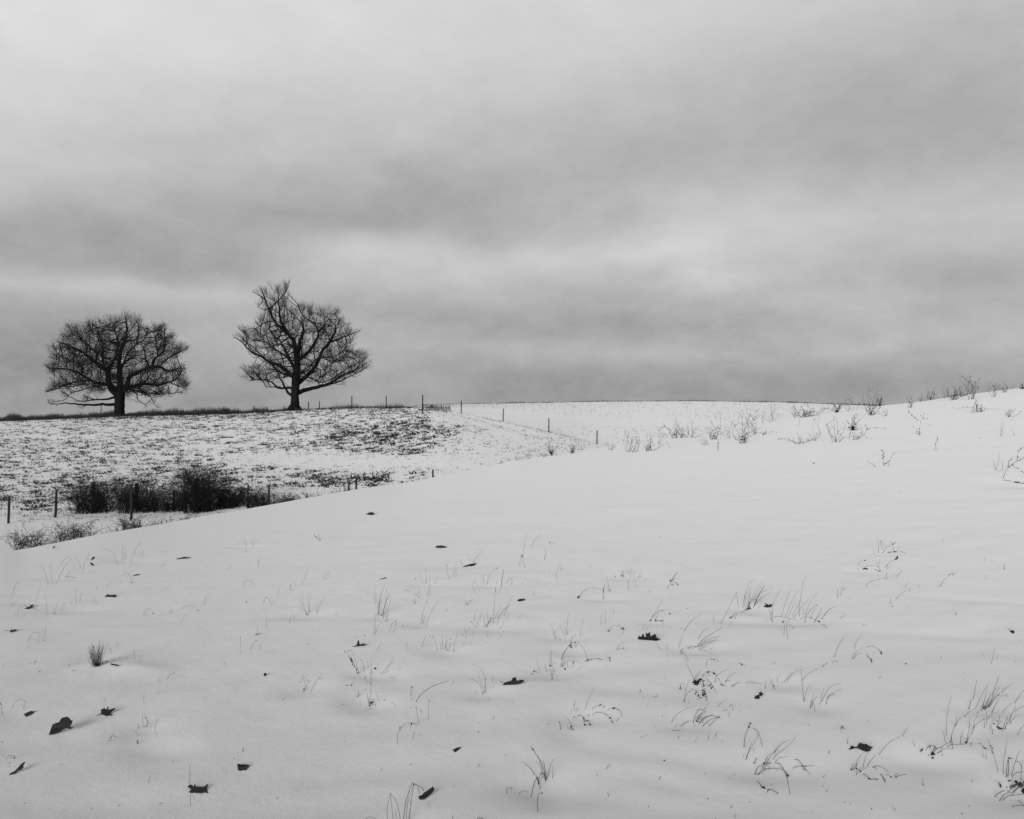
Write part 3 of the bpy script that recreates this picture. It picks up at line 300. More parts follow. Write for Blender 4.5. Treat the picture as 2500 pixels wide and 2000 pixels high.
('J', WD, 'flattened fan of stems from a dark knot, left of the curving blades at lower right', "1.8|1150,880 1200,830 1250,800;1.4|1250,800 1310,775 1380,745;1.8|1160,875 1230,820 1300,790;1.4|1300,790 1380,772 1450,770 1540,762;1.4|1200,860 1300,820 1410,812;1.4|1410,810 1400,770 1390,740;1.4|1200,870 1310,880;1.2|1600,760 1680,760 1720,790;3|1720,790 1740,805 1760,825;1.2|1755,910 1757,850;1.1|1722,900 1725,830;2|1050,843 1075,820 1100,800;1.6|1100,800 1170,775 1230,805;1.3|1085,830 1150,790;1.3|1190,860 1270,850 1300,855;1.3|1180,850 1210,800 1245,765", "1195,862,18 1210,868,14 1180,870,10 1155,880,8 1192,908,12 1205,910,7 1085,825,10 1070,835,7 1165,800,8 1170,785,7 1215,795,7 1225,805,6 1150,785,6 1742,808,8 1728,795,8 1605,760,5"),
('J', GT, 'short leaning grass clump at the right edge, below the thick sheaf', "1.2|1910,440 1960,390 2030,330;1.2|2030,330 2156,190 2200,140;1.4|2080,665 2110,620 2170,540;1.5|1830,660 1820,610 1808,565;1.1|1780,600 1810,540 1860,480;1.5|1915,630 1940,570 1980,480;1.8|1940,610 1965,570 1990,530;1.8|1990,530 2020,460 2075,370;1.3|2030,430 2090,395 2190,350;1.2|1980,560 2040,500 2110,450;1.2|1870,570 1905,450;1.4|1950,600 1985,470;1.3|1860,580 1890,600 1920,600;1.2|1860,590 1880,560 1930,520;1.3|1870,520 1900,520;1.2|1900,480 1900,440", "1890,590,12 1905,600,11 1875,580,10 1920,598,9 1835,545,9 1842,548,6 1875,520,7 1945,605,6 2085,662,4 1885,605,8"),
('J', WD, 'leaning dark knotted stalk, left of the black tangle in the lower right corner', "1.4|1895,1045 1860,960 1830,850;2.2|1830,850 1815,800;1.4|1815,800 1790,740 1770,700", "1805,780,8 1825,805,8 1815,800,7 1822,840,7 1832,860,7"),
('J', WD, 'black tangle of matted stems in the lower right corner of the frame', "1.4|1935,1085 1938,990 1945,900;1.3|1945,900 1965,800 1980,700;2|1970,1105 1975,1010 1990,930;2|1985,1100 1995,1000 1988,930;1.4|2010,1100 2060,960 2110,830;1.4|2130,1150 2125,1040 2145,920;1.6|2000,1120 2060,1075 2156,1055 2240,1060;1.2|2020,950 2080,950 2115,980 2130,1030;2.4|1815,1320 1880,1285 1950,1250;2.4|1950,1250 2050,1210 2156,1170 2240,1140;2.8|1875,1355 1930,1310 2000,1270;2.8|2000,1270 2090,1225 2200,1170;2|1890,1350 1970,1320 2050,1300 2240,1280;4|1960,1220 2030,1200 2100,1180;3|1990,1150 2040,1130;2|1940,1215 1990,1260 2040,1310;1.6|2040,1310 2100,1365 2200,1460;1.5|1935,1418 2060,1412 2200,1415;2.6|1915,1215 1900,1180 1885,1155;4|2060,1150 2110,1180 2180,1230;4|2070,1190 2140,1200 2250,1190;4|2090,1220 2156,1250 2250,1260;4|2000,1220 2080,1190 2120,1160;3|2110,1200 2156,1150 2200,1050;3|2050,1230 2120,1210 2240,1220;3|2100,1240 2180,1280 2240,1300;1.4|2156,1150 2200,900;1.4|2180,1200 2230,960", "2003,910,11 1995,912,9 2015,918,7 1988,935,9 1985,950,7 1905,1195,12 1912,1205,11 1900,1180,8 2075,1165,16 2065,1155,12 2110,1190,16 2140,1260,18 2130,1210,16 2160,1240,20 2200,1230,26 2230,1200,24 1995,1150,12 2010,1145,10 2090,1185,14 2120,1170,12 2040,1210,9 1970,1105,8 1975,1218,7 2150,1275,16 2100,1210,12 2240,1260,26"),
]
# leaves: block, label, upright share, outline, stalk, name
LEAVES = [
('A', 'long thin dark leaf seen edge-on, just below the near ridge at left', .5, "1855,278 1900,266 1940,257 1960,261 2010,264 1985,271 1945,275 1900,280 1860,284", ""),
('A', 'ragged flat dark leaf with frayed ends, left side of the near slope', .5, "1100,675 1130,650 1155,658 1180,658 1222,655 1215,668 1225,682 1190,685 1160,680 1130,680", ""),
('A', 'three-pointed curled dark leaf at the left edge', .6, "248,752 275,775 300,785 325,762 350,755 358,760 340,785 305,808 250,798 285,790", "345,808 375,815 405,835"),
('A', 'tiny thin dark leaf sliver, right of the hooked stem at upper left', .4, "1395,456 1430,444 1465,437 1468,442 1440,452 1400,461", ""),
('A', 'curled dark leaf with a loop, at the far left edge above the arched seed stem', .5, "98,1045 125,1015 130,1028 150,1020 182,1025 170,1042 140,1047 110,1053", "100,1042 70,1045 40,1035"),
('B', 'largest tallest dark leaf standing on its edge, lower left', .85, "512,668 535,600 550,558 585,545 620,535 635,505 650,490 690,477 720,482 735,500 740,515 762,520 755,545 738,575 745,590 765,602 735,600 700,592 670,605 640,630 600,650 560,662", "750,598 775,603 795,607"),
('B', 'small torn dark leaf left of the tallest leaf', .3, "252,445 290,425 330,408 340,418 370,412 345,440 310,460 275,476 268,462 258,455", ""),
('B', 'star-shaped curled dark leaf at lower left, right of the tallest leaf', .6, "1010,460 1060,445 1065,430 1058,405 1095,385 1110,400 1120,398 1135,365 1143,385 1135,400 1170,395 1205,385 1210,400 1180,420 1160,445 1185,465 1120,465 1095,458 1070,452", ""),
('B', 'slanted narrow folded leaf near the bottom left corner', .55, "88,1086 120,1062 150,1050 180,1020 215,980 255,955 258,965 238,995 245,1015 225,1035 190,1045 150,1080 100,1088", ""),
('B', 'ragged broad dark leaf with one thin upright stem behind it, bottom left', .35, "1968,1215 2000,1195 2020,1200 2040,1208 2048,1185 2060,1183 2065,1208 2140,1215 2165,1200 2190,1180 2192,1195 2175,1225 2180,1250 2195,1275 2150,1270 2120,1280 2040,1270 1985,1270 2015,1240", ""),
('D', 'dark half-buried leaf block on open snow, bottom left', .3, "335,985 360,978 380,984 400,978 440,984 465,995 460,1010 440,1025 435,1045 400,1040 375,1047 345,1035 345,1012", ""),
('C', 'small slender leaf lying level above the tall dense tuft', .4, "1835,492 1860,488 1905,475 1915,476 1895,488 1850,497", ""),
('C', 'small leaf with one sharp upright point, left of centre', .8, "1545,1205 1580,1198 1595,1193 1605,1155 1617,1130 1625,1150 1632,1188 1650,1178 1670,1170 1690,1178 1710,1182 1670,1192 1620,1200 1580,1205", ""),
('E', 'smooth boat-shaped dark leaf high on the near slope, left of centre', .5, "272,150 285,143 300,140 345,137 375,147 392,152 385,160 355,163 330,167 278,162", ""),
('E', 'long curled leaf with fine stems behind it, below the boat-shaped leaf', .5, "555,360 590,347 610,340 640,330 670,325 702,322 690,340 670,350 650,355 620,355 590,362", ""),
('E', 'small oval dark leaf near the centre of the near slope', .4, "1133,715 1145,707 1160,702 1190,700 1215,700 1210,715 1190,722 1165,731 1145,728", ""),
('F', 'large dark leaf with a central peak like a sail, centre of the foreground', .7, "980,143 995,120 1020,112 1070,100 1080,78 1085,68 1095,66 1118,55 1122,75 1130,95 1160,88 1200,86 1207,100 1190,112 1150,130 1100,138 1060,143", "985,135 960,120 945,102"),
('F', 'small isolated pointed leaf, lower centre of the foreground', .4, "452,822 470,812 490,798 515,800 540,798 530,812 510,830 485,845 478,845 468,833", ""),
('F', 'folded curled leaf beside the long blades at the bottom frame edge', .45, "95,1312 115,1303 130,1300 150,1270 190,1250 225,1225 245,1208 248,1220 262,1232 255,1255 230,1280 190,1315 155,1340 120,1345 98,1340", "150,1270 135,1245 105,1225 45,1190"),
('G', 'jagged blackest leaf with tooth-like lobes, right of centre', .85, "245,1125 250,1105 258,1088 285,1102 295,1070 303,1063 315,1098 328,1108 334,1092 328,1070 334,1058 350,1068 372,1046 378,1075 382,1095 395,1085 412,1078 425,1068 440,1078 442,1108 470,1120 487,1128 470,1133 440,1142 400,1136 330,1134 290,1132", ""),
('G', 'small curled leaf with a raised tip, between the two big tufts at right', .5, "1568,778 1590,768 1600,762 1575,742 1605,752 1625,765 1650,752 1660,758 1655,772 1660,778 1640,788 1615,793 1590,788", ""),
('H', 'small notched two-part dark leaf, right of centre', .6, "1470,275 1480,262 1500,248 1530,242 1518,225 1535,222 1545,210 1555,222 1570,238 1560,250 1545,256 1525,256 1532,272 1525,285 1490,287", ""),
('I', 'small dark hooked leaf under the sprawling looped weed, upper right', .6, "793,288 812,275 820,245 830,250 832,258 826,278 810,292", ""),
('I', 'dark diamond-shaped leaf fragment near the right frame edge', .3, "2005,1035 2035,1025 2060,1045 2040,1065 2018,1055", "1980,1030 2005,1033"),
('J', 'crumpled pale-edged leaf like a small animal, lower right', .45, "312,825 330,808 335,790 350,783 372,798 400,792 420,765 440,752 465,765 500,762 530,785 570,795 540,815 545,830 520,832 488,840 450,826 410,808 375,808 345,822", ""),
('P', 'dark short two-lobed leaf just under the near ridge, left of centre', .6, "770,1083 778,1079 776,1077 781,1080 780,1077 789,1081 784,1085 776,1084", ""),
('B', 'slim dark leaf edge-on among stems at the far left, above the slanted leaf', .5, "88,1000 100,992 112,985 115,992 100,1000", ""),
('A', 'tiny slanted leaf at the crest of the near ridge, far left', .7, "552,165 560,152 580,138 584,142 575,158 560,168", ""),
]
NUTS = [('C', 635, 1500, 15, 'round dark nut lying alone on the snow, left of centre')]
SPECKS = "D,1468,733,7 D,758,1330,6 B,1255,1410,6 B,965,1440,10 F,105,667,9 F,1012,885,5 F,615,998,6 F,470,1202,4 F,10,980,6 F,1080,310,4 F,730,540,4 H,525,940,13 H,950,1078,6 H,1262,1087,8 H,2048,563,10 H,1425,1372,5 H,1210,1130,3 H,540,355,4 H,1900,315,4 I,910,1385,14 I,1280,1318,8 I,2110,1135,8 I,2065,1358,7 I,590,1470,6 J,550,1445,12 J,325,1395,8 J,1575,1418,8 J,1845,1155,5 J,270,1378,4 J,1798,1115,7 J,1530,85,4 E,390,820,7 E,1210,1138,4 C,1930,312,5 C,1375,538,5 C,1350,215,4 A,2005,655,5 A,18,1310,3 G,1960,1038,5 G,760,800,5 K,43,1057,7 K,137,1020,7 K,1600,1427,8 K,1550,1045,6 K,1562,1065,6 K,745,978,5 K,812,1025,6 K,870,1068,6 K,1112,1070,5 K,2045,870,3 P,1713,976,4 P,1390,1130,2 P,1178,1013,1"
# ------------------------------------------------------------------ noise and terrain
def _hash(i, j, s):
    n = (i * 374761393 + j * 668265263 + s * 982451653) & 0xffffffff
    n = ((n ^ (n >> 13)) * 1274126177) & 0xffffffff
    return ((n ^ (n >> 16)) & 0xffff) / 65535.0
def vn(x, y, s=0):
    x = np.asarray(x, float); y = np.asarray(y, float)
    i = np.floor(x).astype(np.int64); j = np.floor(y).astype(np.int64)
    fx = x - i; fy = y - j
    fx = fx * fx * fx * (fx * (fx * 6 - 15) + 10); fy = fy * fy * fy * (fy * (fy * 6 - 15) + 10)
    a = _hash(i, j, s); b = _hash(i + 1, j, s); c = _hash(i, j + 1, s); d = _hash(i + 1, j + 1, s)
    return (a + (b - a) * fx) + ((c + (d - c) * fx) - (a + (b - a) * fx)) * fy - .5
def fbm(x, y, s=0, o=4):
    r = 0; a = 1.0
    for k in range(o):
        r = r + a * vn(x * 2 ** k + 17.3 * k, y * 2 ** k - 9.1 * k, s + k); a *= .5
    return r
def sst(a, b, x):
    t = np.clip((x - a) / (b - a), 0, 1); return t * t * (3 - 2 * t)

# crest of the near snow slope: column, row where it is seen, distance
RIDGE = np.array([(-900, 1500, 7.5), (-300, 1392, 9.3), (0, 1347, 10.5), (57, 1341, 10.8), (150, 1323, 11.4), (250, 1303, 12.2), (300, 1295, 12.6), (400, 1278, 13.6), (500, 1260, 14.8), (600, 1243, 16),
                  (700, 1225, 17.5), (800, 1207, 19), (900, 1190, 21), (1000, 1177, 23), (1100, 1157, 25), (1180, 1143, 27), (1250, 1124, 29.5), (1300, 1117, 31), (1400, 1102, 33), (1500, 1090, 35),
                  (1620, 1070, 37), (1720, 1066, 38), (1800, 1062, 39), (1861, 1034, 41.5), (1900, 1026, 42), (1950, 1018, 43), (2000, 1012, 44), (2080, 1003, 45), (2150, 991, 46), (2215, 985, 46), (2300, 974, 46),
                  (2400, 959.5, 46), (2500, 948, 46), (2800, 915, 46), (3400, 870, 46)], float)
_U = np.arange(-900, 3401, 10.0)
_rv = np.interp(_U, RIDGE[:, 0], RIDGE[:, 1]); _rY = np.interp(_U, RIDGE[:, 0], RIDGE[:, 2])
_k = np.exp(-.5 * (np.arange(-3, 4) / 1.3) ** 2); _k /= _k.sum()
_rv = np.convolve(np.pad(_rv, 3, 'edge'), _k, 'valid')
_k2 = np.exp(-.5 * (np.arange(-12, 13) / 5.0) ** 2); _k2 /= _k2.sum()
_rY = np.convolve(np.pad(_rY, 12, 'edge'), _k2, 'valid')
_rZ = EYE - (_rv - CY) / FPX * _rY
_k3 = np.exp(-.5 * (np.arange(-60, 61) / 26.0) ** 2); _k3 /= _k3.sum()
_rZs = np.convolve(np.pad(_rZ, 60, 'edge'), _k3, 'valid'); _rYs = np.convolve(np.pad(_rY, 60, 'edge'), _k3, 'valid')
# far ground: distances and heights for each column
TY = np.array([5, 25, 45, 60, 80, 95, 112, 125, 160, 210, 260, 330, 500, 2600], float)
FAR = {
    -900: [-4.6, -4.4, -4.2, -3.7, -2.6, -1.8, -.9, -.6, -1.4, -3, -6, -12, -30, -200],
    0:    [-4.1, -4.0, -3.8, -3.0, -1.85, -1.05, -.15, .06, -.6, -2, -5, -12, -30, -200],
    300:  [-4.0, -3.9, -3.75, -2.85, -1.5, -.55, .5, .80, .2, -2, -5, -12, -30, -200],
    500:  [-3.8, -3.8, -3.65, -2.65, -1.3, -.35, .76, 1.03, .5, -1.5, -4, -12, -30, -200],
    700:  [-3.5, -3.5, -3.35, -2.4, -.95, .1, 1.25, 1.48, 1.0, 0, -3, -12, -30, -200],
    800:  [-3.3, -3.3, -3.1, -2.1, -.6, .5, 1.66, 1.72, 1.2, .6, -1, -12, -30, -200],
    900:  [-3.1, -3.1, -2.9, -1.75, -.2, 1.1, 1.96, 1.95, 1.7, 1.8, 1.8, -5, -25, -200],
    1000: [-3.0, -3.0, -2.7, -1.35, .7, 1.84, 1.87, 1.85, 2.0, 2.45, 2.70, 0, -20, -180],
    1065: [-3.0, -2.9, -2.5, -1.05, 1.15, 1.72, 1.80, 1.88, 2.15, 2.6, 3.0, 0, -20, -180],
    1126: [-2.9, -2.9, -2.4, -1.05, .72, 1.35, 1.60, 1.78, 2.2, 2.8, 3.27, .6, -20, -180],
    1228: [-2.9, -2.8, -2.35, -1.25, .02, .75, 1.25, 1.55, 2.15, 2.95, 3.45, .8, -20, -180],
    1340: [-2.9, -2.8, -2.4, -1.75, -.65, .1, .75, 1.15, 1.95, 2.95, 3.78, 1.2, -20, -180],
    1457: [-3.0, -2.9, -2.6, -2.3, -1.64, -.9, -.15, .3, 1.4, 2.9, 4.12, 1.5, -20, -180],
    1700: [-3.2, -3.2, -3.0, -2.7, -2.0, -1.3, -.5, .1, 1.4, 3.0, 4.32, 1.7, -20, -180],
    1900: [-3.2, -3.2, -2.8, -2.3, -1.5, -.9, -.3, .2, 1.3, 2.7, 3.95, 1.4, -20, -180],
    2150: [-3.0, -3.0, -2.5, -1.8, -1.0, -.6, -.2, .2, .9, 1.9, 2.84, .5, -20, -180],
    2500: [-3.0, -3.0, -2.5, -1.5, -.6, -.3, 0, .2, .6, 1.1, 1.5, -1, -20, -180],
    3400: [-3.0, -3.0, -2.5, -1.5, -.6, -.3, 0, .2, .4, .6, .5, -2, -20, -180]}
_fu = np.array(sorted(FAR)); _ft = np.array([FAR[k] for k in sorted(FAR)])
_LY = np.linspace(math.log(5), math.log(2600), 400)
_tmp = np.array([np.interp(_LY, np.log(TY), r) for r in _ft])
_FZ = np.array([np.interp(_U, _fu, _tmp[:, j]) for j in range(400)]).T      # (U, Y)
def _blur(a, s, ax):
    r = int(3 * s); k = np.exp(-.5 * (np.arange(-r, r + 1) / s) ** 2); k /= k.sum()
    p = [(0, 0), (0, 0)]; p[ax] = (r, r)
    return np.apply_along_axis(lambda q: np.convolve(q, k, 'valid'), ax, np.pad(a, p, 'edge'))
_FZ = _blur(_blur(_FZ, 3.0, 0), 2.2, 1)
def farz(u, Y):
    fu = np.clip((u - _U[0]) / 10, 0, len(_U) - 1.001); fy = np.clip((np.log(np.maximum(Y, 5)) - _LY[0]) / (_LY[1] - _LY[0]), 0, 398.999)
    i = fu.astype(int); j = fy.astype(int); a = fu - i; b = fy - j
    return (_FZ[i, j] * (1 - a) + _FZ[i + 1, j] * a) * (1 - b) + (_FZ[i, j + 1] * (1 - a) + _FZ[i + 1, j + 1] * a) * b
HOLLOWS = []    # (x, y, rx, ry, depth) filled in once picture points can be placed on the ground
def ground(x, Y, fine=True):
    x = np.asarray(x, float); Y = np.asarray(Y, float)
    Yc = np.maximum(Y, 2.0)
    u = np.clip(CX + FPX * x / Yc, -890, 3390)
    rz = np.interp(u, _U, _rZ); ry = np.interp(u, _U, _rY)
    t = Y / ry
    rzs = np.interp(u, _U, _rZs); rys = np.interp(u, _U, _rYs)
    q = sst(.6, 1.0, t)
    near = (rzs * (1 - q) + rz * q) * sst(.12, 1.0, (Y / rys) * (1 - q) + t * q) ** .9
    sl = (rz - EYE) / ry
    over = np.maximum(Y - ry, 0)
    # before the crest the slope must lead smoothly on to it; behind it the ground falls away
    k = np.where(u < 1500, .045, .012) * 1.0
    kk = np.interp(u, [-900, 0, 900, 1400, 1700, 2200, 3400], [.16, .13, .06, .018, .006, .004, .004])
    near = near - kk * over ** 2 / (1 + over * .12) + np.minimum(sl, 0) * over - np.maximum(0, over) * np.interp(u, [1800, 2300], [0.0, .02])
    far = farz(u, Yc)
    w = .25
    d = near - far
    # far ground only takes over behind the crest
    far2 = np.where(Y < ry, -50.0, far)
    d = near - far2
    z = np.maximum(near, far2) + np.where(Y < ry, 0, np.exp(-np.abs(d) / w) * w * .5 * sst(0, 3, over))
    z = z + .10 * (1 - sst(.5, 7.5, Y)) * sst(-9, -1, Y)
    if fine:
        nearm = 1 - sst(.55, 1.0, t)
        am = .017 * (1 - .6 * sst(.5, 1, t)) * sst(-2, 6, Y)
        xr, yr = x * .82 + Y * .57, -x * .57 + Y * .82
        lump = fbm(xr * 1.5, yr * 2.6, 9, 3)
        n = fbm(x * .35 + .15 * Y, Y * .5, 3, 2) * 1.1 + lump * .75 + np.minimum(fbm(xr * 3.1 + 7, yr * 4.4, 41, 2) + .36, 0) * 1.5
        z = z + np.where(Y < ry * 1.02, am * n * (.35 + .65 * nearm), 0)
        f2 = sst(38, 60, Y)
        z = z + f2 * (fbm(x * .9, Y * .9, 21, 3) * .09 + fbm(x * .12, Y * .12, 31, 2) * .3 * sst(45, 80, Y) * (1 - sst(85, 112, Y)))
        for (hx, hy, hrx, hry, ang, dep) in HOLLOWS:
            c, s_ = math.cos(ang), math.sin(ang)
            p = ((x - hx) * c + (Y - hy) * s_) / hrx; q = (-(x - hx) * s_ + (Y - hy) * c) / hry
            z = z + dep * np.exp(-np.minimum(p * p + q * q, 30))
    return z
_RS = np.concatenate([np.linspace(2.2, 60, 2600), np.geomspace(60.1, 320, 900)])
def hit(u, v):
    """ground point seen at picture point (u, v)"""
    x = (u - CX) / FPX * _RS
    zr = EYE - (v - CY) / FPX * _RS
    g = ground(x, _RS)
    k = np.nonzero(g >= zr)[0]
    if len(k) == 0: i = len(_RS) - 1
    else: i = k[0]
    if i == 0: Y = _RS[0]
    else:
        a = zr[i - 1] - g[i - 1]; b = zr[i] - g[i]
        Y = _RS[i - 1] + (_RS[i] - _RS[i - 1]) * (a / (a - b) if a != b else 0)
    return np.array(((u - CX) / FPX * Y, Y, EYE - (v - CY) / FPX * Y))
def at(u, v, Y):
    return np.array(((u - CX) / FPX * Y, Y, EYE - (v - CY) / FPX * Y))
def gz(x, y): return float(ground(np.array([x]), np.array([y]))[0])

# soft hollows and little drifts in the near snow: column, row, half length, half depth, turn, height
_h = []
for (u, v, rx, ry, ang, dep) in [(375, 1828, .16, .10, -.5, -.035), (85, 1812, .30, .10, .25, -.022), (330, 1795, .35, .14, -.1, .012), (232, 1606, .10, .35, -.3, -.03),
                                 (312, 1632, .26, .055, -.35, .04), (1255, 1905, .28, .14, .15, -.02), (1330, 1915, .14, .10, 0, -.03), (1840, 1880, .22, .16, 0, -.03), (1600, 1900, .5, .07, -.45, -.02),
                                 (1548, 1835, .4, .06, -.4, -.018), (1620, 1690, .4, .05, -.3, -.018), (1830, 1492, .25, .10, 0, -.03), (1920, 1520, .5, .10, 0, -.025), (2120, 1395, .2, .12, 0, -.03),
                                 (2380, 1465, .5, .06, -.3, -.02), (2285, 1550, .5, .06, -.2, -.018), (2490, 1925, .35, .3, 0, -.05), (2280, 1855, .22, .12, -.2, -.03), (2090, 1880, .3, .14, 0, -.025),
                                 (1730, 1578, .3, .12, .1, -.02), (1240, 1645, .4, .09, -.05, -.022), (900, 1668, .3, .10, -.1, -.02), (1230, 1535, .35, .12, .1, -.03), (740, 1505, .3, .1, 0, -.02),
                                 (2475, 1178, .5, .5, 0, -.10), (1700, 1968, .5, .12, .2, -.02), (1400, 1990, .6, .10, .3, .02), (230, 1965, .3, .08, .1, -.02), (1060, 1870, .5, .1, .2, -.018), (1130, 1380, .4, .15, 0, -.03),
                                 (790, 1972, .4, .1, .3, -.018), (1560, 1958, .5, .1, -.3, -.015)]:
    p = hit(u, v); _h.append((p[0], p[1], rx * 1.1, max(ry, .09) * 1.25, ang, dep * .65))
# small melted hollows at the feet of plants and leaves
for row in PLANTS:
    if row[3] == 'DENSE': continue
    b_ = BLK[row[0]]; rts = [(b_[0] + float(a.split('|')[-1].split()[0].split(',')[0]) / b_[2], b_[1] + float(a.split('|')[-1].split()[0].split(',')[1]) / b_[2]) for a in row[3].split(';') if a.strip()]
    if row[1] in ('grass_tuft', 'weed_plant') and len(rts) > 3:
        us, vs_ = sorted(r_[0] for r_ in rts), sorted(r_[1] for r_ in rts)
        p = hit(us[len(us) // 2], vs_[len(vs_) // 2] + 2)
        if p[1] < 30: _h.append((p[0], p[1], .10 + min(.16, (us[-1] - us[0]) / FPX * p[1] * .3), .11, .1, -.022))
HOLLOWS = _h

# ground mesh: one sheet, fine near the camera, out past the farthest hill
Ys = np.concatenate([np.linspace(-14, 1.8, 22), np.arange(1.95, 8, .05), np.arange(8, 20, .075), np.arange(20, 50, .13), np.arange(50, 130, .5), np.geomspace(131, 330, 70), np.geomspace(345, 2600, 24)])
ss = np.concatenate([np.linspace(-2.2, -.72, 40)[:-1], np.linspace(-.72, .72, 560), np.linspace(.72, 2.2, 40)[1:]])
FANC = 8.0
XX = ss[None, :] * (np.maximum(Ys[:, None], -2) + FANC) ; YY = np.repeat(Ys[:, None], len(ss), 1)
ZZ = ground(XX, YY)
nr, nc = XX.shape
co = np.stack([XX, YY, ZZ], -1).reshape(-1, 3)
me = bpy.data.meshes.new("snow_ground")
me.vertices.add(nr * nc); me.vertices.foreach_set('co', co.ravel())
idx = np.arange(nr * nc).reshape(nr, nc)
q = np.stack([idx[:-1, :-1], idx[:-1, 1:], idx[1:, 1:], idx[1:, :-1]], -1).reshape(-1, 4)
me.loops.add(q.size); me.loops.foreach_set('vertex_index', q.ravel())
me.polygons.add(len(q)); me.polygons.foreach_set('loop_start', np.arange(0, q.size, 4)); me.polygons.foreach_set('loop_total', np.full(len(q), 4))
me.update(calc_edges=True)
me.polygons.foreach_set('use_smooth', np.ones(len(q), bool))

def density(u, v, Y):
    """how much dead grass shows through the far snow, 0..1, for ground seen near (u, v)"""
    def g(cu, cv, su, sv, a): return a * np.exp(-.5 * (((u - cu) / su) ** 2 + ((v - cv) / sv) ** 2))
    d = .46 + 0 * u - .16 * sst(1080, 1200, v)
    d = d + .12 * sst(1090, 1170, v) * (1 - sst(700, 1000, u))
    d = d + g(60, 1195, 120, 30, .05) + g(130, 1225, 80, 12, .18) + g(20, 1225, 50, 12, .15) + g(330, 1150, 200, 25, .12)
    d = d + g(1050, 1042, 75, 12, .45) + g(960, 1075, 75, 15, .28) + g(1000, 1100, 50, 10, .2) + g(880, 1058, 70, 20, .28) + g(830, 1062, 40, 12, .15)
    d = d + g(640, 1150, 90, 10, .12) + g(700, 1190, 90, 12, .02) + g(860, 1172, 60, 8, .5) + g(930, 1180, 70, 9, .3) + g(1060, 1155, 120, 9, .15) + g(560, 1190, 40, 24, .2)
    d = d + .35 * (1 - sst(1018, 1034, v)) * (1 - sst(560, 760, u)) + g(830, 1008, 160, 9, .2)
    d = d - g(880, 1128, 200, 11, .30) - g(1120, 1120, 60, 25, .1)
    d = d * (1 - .55 * sst(1010, 1260, u) * sst(1003, 1020, v))
    right = sst(1020, 1240, u + (v - 1000) * .0)
    edge = sst(0, 40, u - np.interp(v, [990, 1010, 1030, 1055, 1085, 1120, 1200], [1010, 1115, 1215, 1335, 1440, 1330, 1230]) + 40)
    d = d * (1 - edge) + (.16 + .10 * (1 - sst(985, 1010, v))) * edge
    d = np.where(v < 1000, np.maximum(d, .10 * (1 - sst(982, 1000, v))), d)
    d = d * (.06 + .94 * sst(40.5, 43.5, Y + (u > 700) * 5.0))
    return np.clip(d, 0, 1)
vv = CY + FPX * (EYE - ZZ) / np.maximum(YY, 3); uu = CX + FPX * XX / np.maximum(YY, 3)
bare = density(uu, vv, YY) * sst(0, 6, YY - np.interp(uu, _U, _rY) - 4)
at_ = me.attributes.new('bare', 'FLOAT', 'POINT'); at_.data.foreach_set('value', bare.ravel().astype(np.float32))
go = bpy.data.objects.new("snow_ground", me); COL.objects.link(go); go['kind'] = 'structure'
go['label'] = 'snow covered field with a near slope and a far hillside'

m = bpy.data.materials.new('snow'); m.use_nodes = True; t = m.node_tree; b = t.nodes['Principled BSDF']
b.inputs['Diffuse Roughness'].default_value = 1.0; b.inputs['Roughness'].default_value = .55; b.inputs['Specular IOR Level'].default_value = .35
geo = t.nodes.new('ShaderNodeNewGeometry'); att = t.nodes.new('ShaderNodeAttribute'); att.attribute_name = 'bare'
def tn(scale, detail, rough=.5, stretch=None):
    n = t.nodes.new('ShaderNodeTexNoise'); n.inputs['Scale'].default_value = scale; n.inputs['Detail'].default_value = detail; n.inputs['Roughness'].default_value = rough
    if stretch:
        mp = t.nodes.new('ShaderNodeMapping'); mp.inputs['Scale'].default_value = stretch; t.links.new(geo.outputs['Position'], mp.inputs[0]); t.links.new(mp.outputs[0], n.inputs['Vector'])
    else: t.links.new(geo.outputs['Position'], n.inputs['Vector'])
    return n.outputs['Fac']
def tm(op, a, b_=None, c=None):
    n = t.nodes.new('ShaderNodeMath'); n.operation = op
    for i, s in enumerate((a, b_, c)):
        if s is None: continue
        if isinstance(s, (int, float)): n.inputs[i].default_value = s
        else: t.links.new(s, n.inputs[i])
    return n.outputs[0]
spots = tm('ADD', tm('MULTIPLY', tn(4.2, 6, .68, (1, .38, 1)), .72), tm('MULTIPLY', tn(.6, 3, .5, (1, .4, 1)), .28))
thr = tm('SUBTRACT', .715, tm('MULTIPLY', att.outputs['Fac'], .22))
mr = t.nodes.new('ShaderNodeMapRange'); t.links.new(tm('SUBTRACT', spots, thr), mr.inputs[0]); mr.inputs[1].default_value = -.03; mr.inputs[2].default_value = .05; mr.inputs[3].default_value = 0; mr.inputs[4].default_value = .85
mr2 = t.nodes.new('ShaderNodeMapRange'); t.links.new(tn(13, 6, .7, (1, .35, 1)), mr2.inputs[0]); mr2.inputs[1].default_value = .46; mr2.inputs[2].default_value = .66; mr2.inputs[3].default_value = 0; mr2.inputs[4].default_value = .30
veil = tm('MULTIPLY', mr2.outputs[0], tm('MINIMUM', tm('MULTIPLY', att.outputs['Fac'], 1.6), 1.0))
fac = tm('MULTIPLY', tm('MAXIMUM', mr.outputs[0], veil), tm('GREATER_THAN', att.outputs['Fac'], .01))
mx = t.nodes.new('ShaderNodeMix'); mx.data_type = 'RGBA'; t.links.new(fac, mx.inputs[0])
SNOW = .80
mx.inputs[6].default_value = (SNOW, SNOW, SNOW, 1); mx.inputs[7].default_value = (.10, .10, .10, 1)
t.links.new(mx.outputs[2], b.inputs['Base Color'])
hgt = tm('ADD', tm('MULTIPLY', tn(7, 6, .6), .6), tm('MULTIPLY', tn(95, 4, .7), .16))
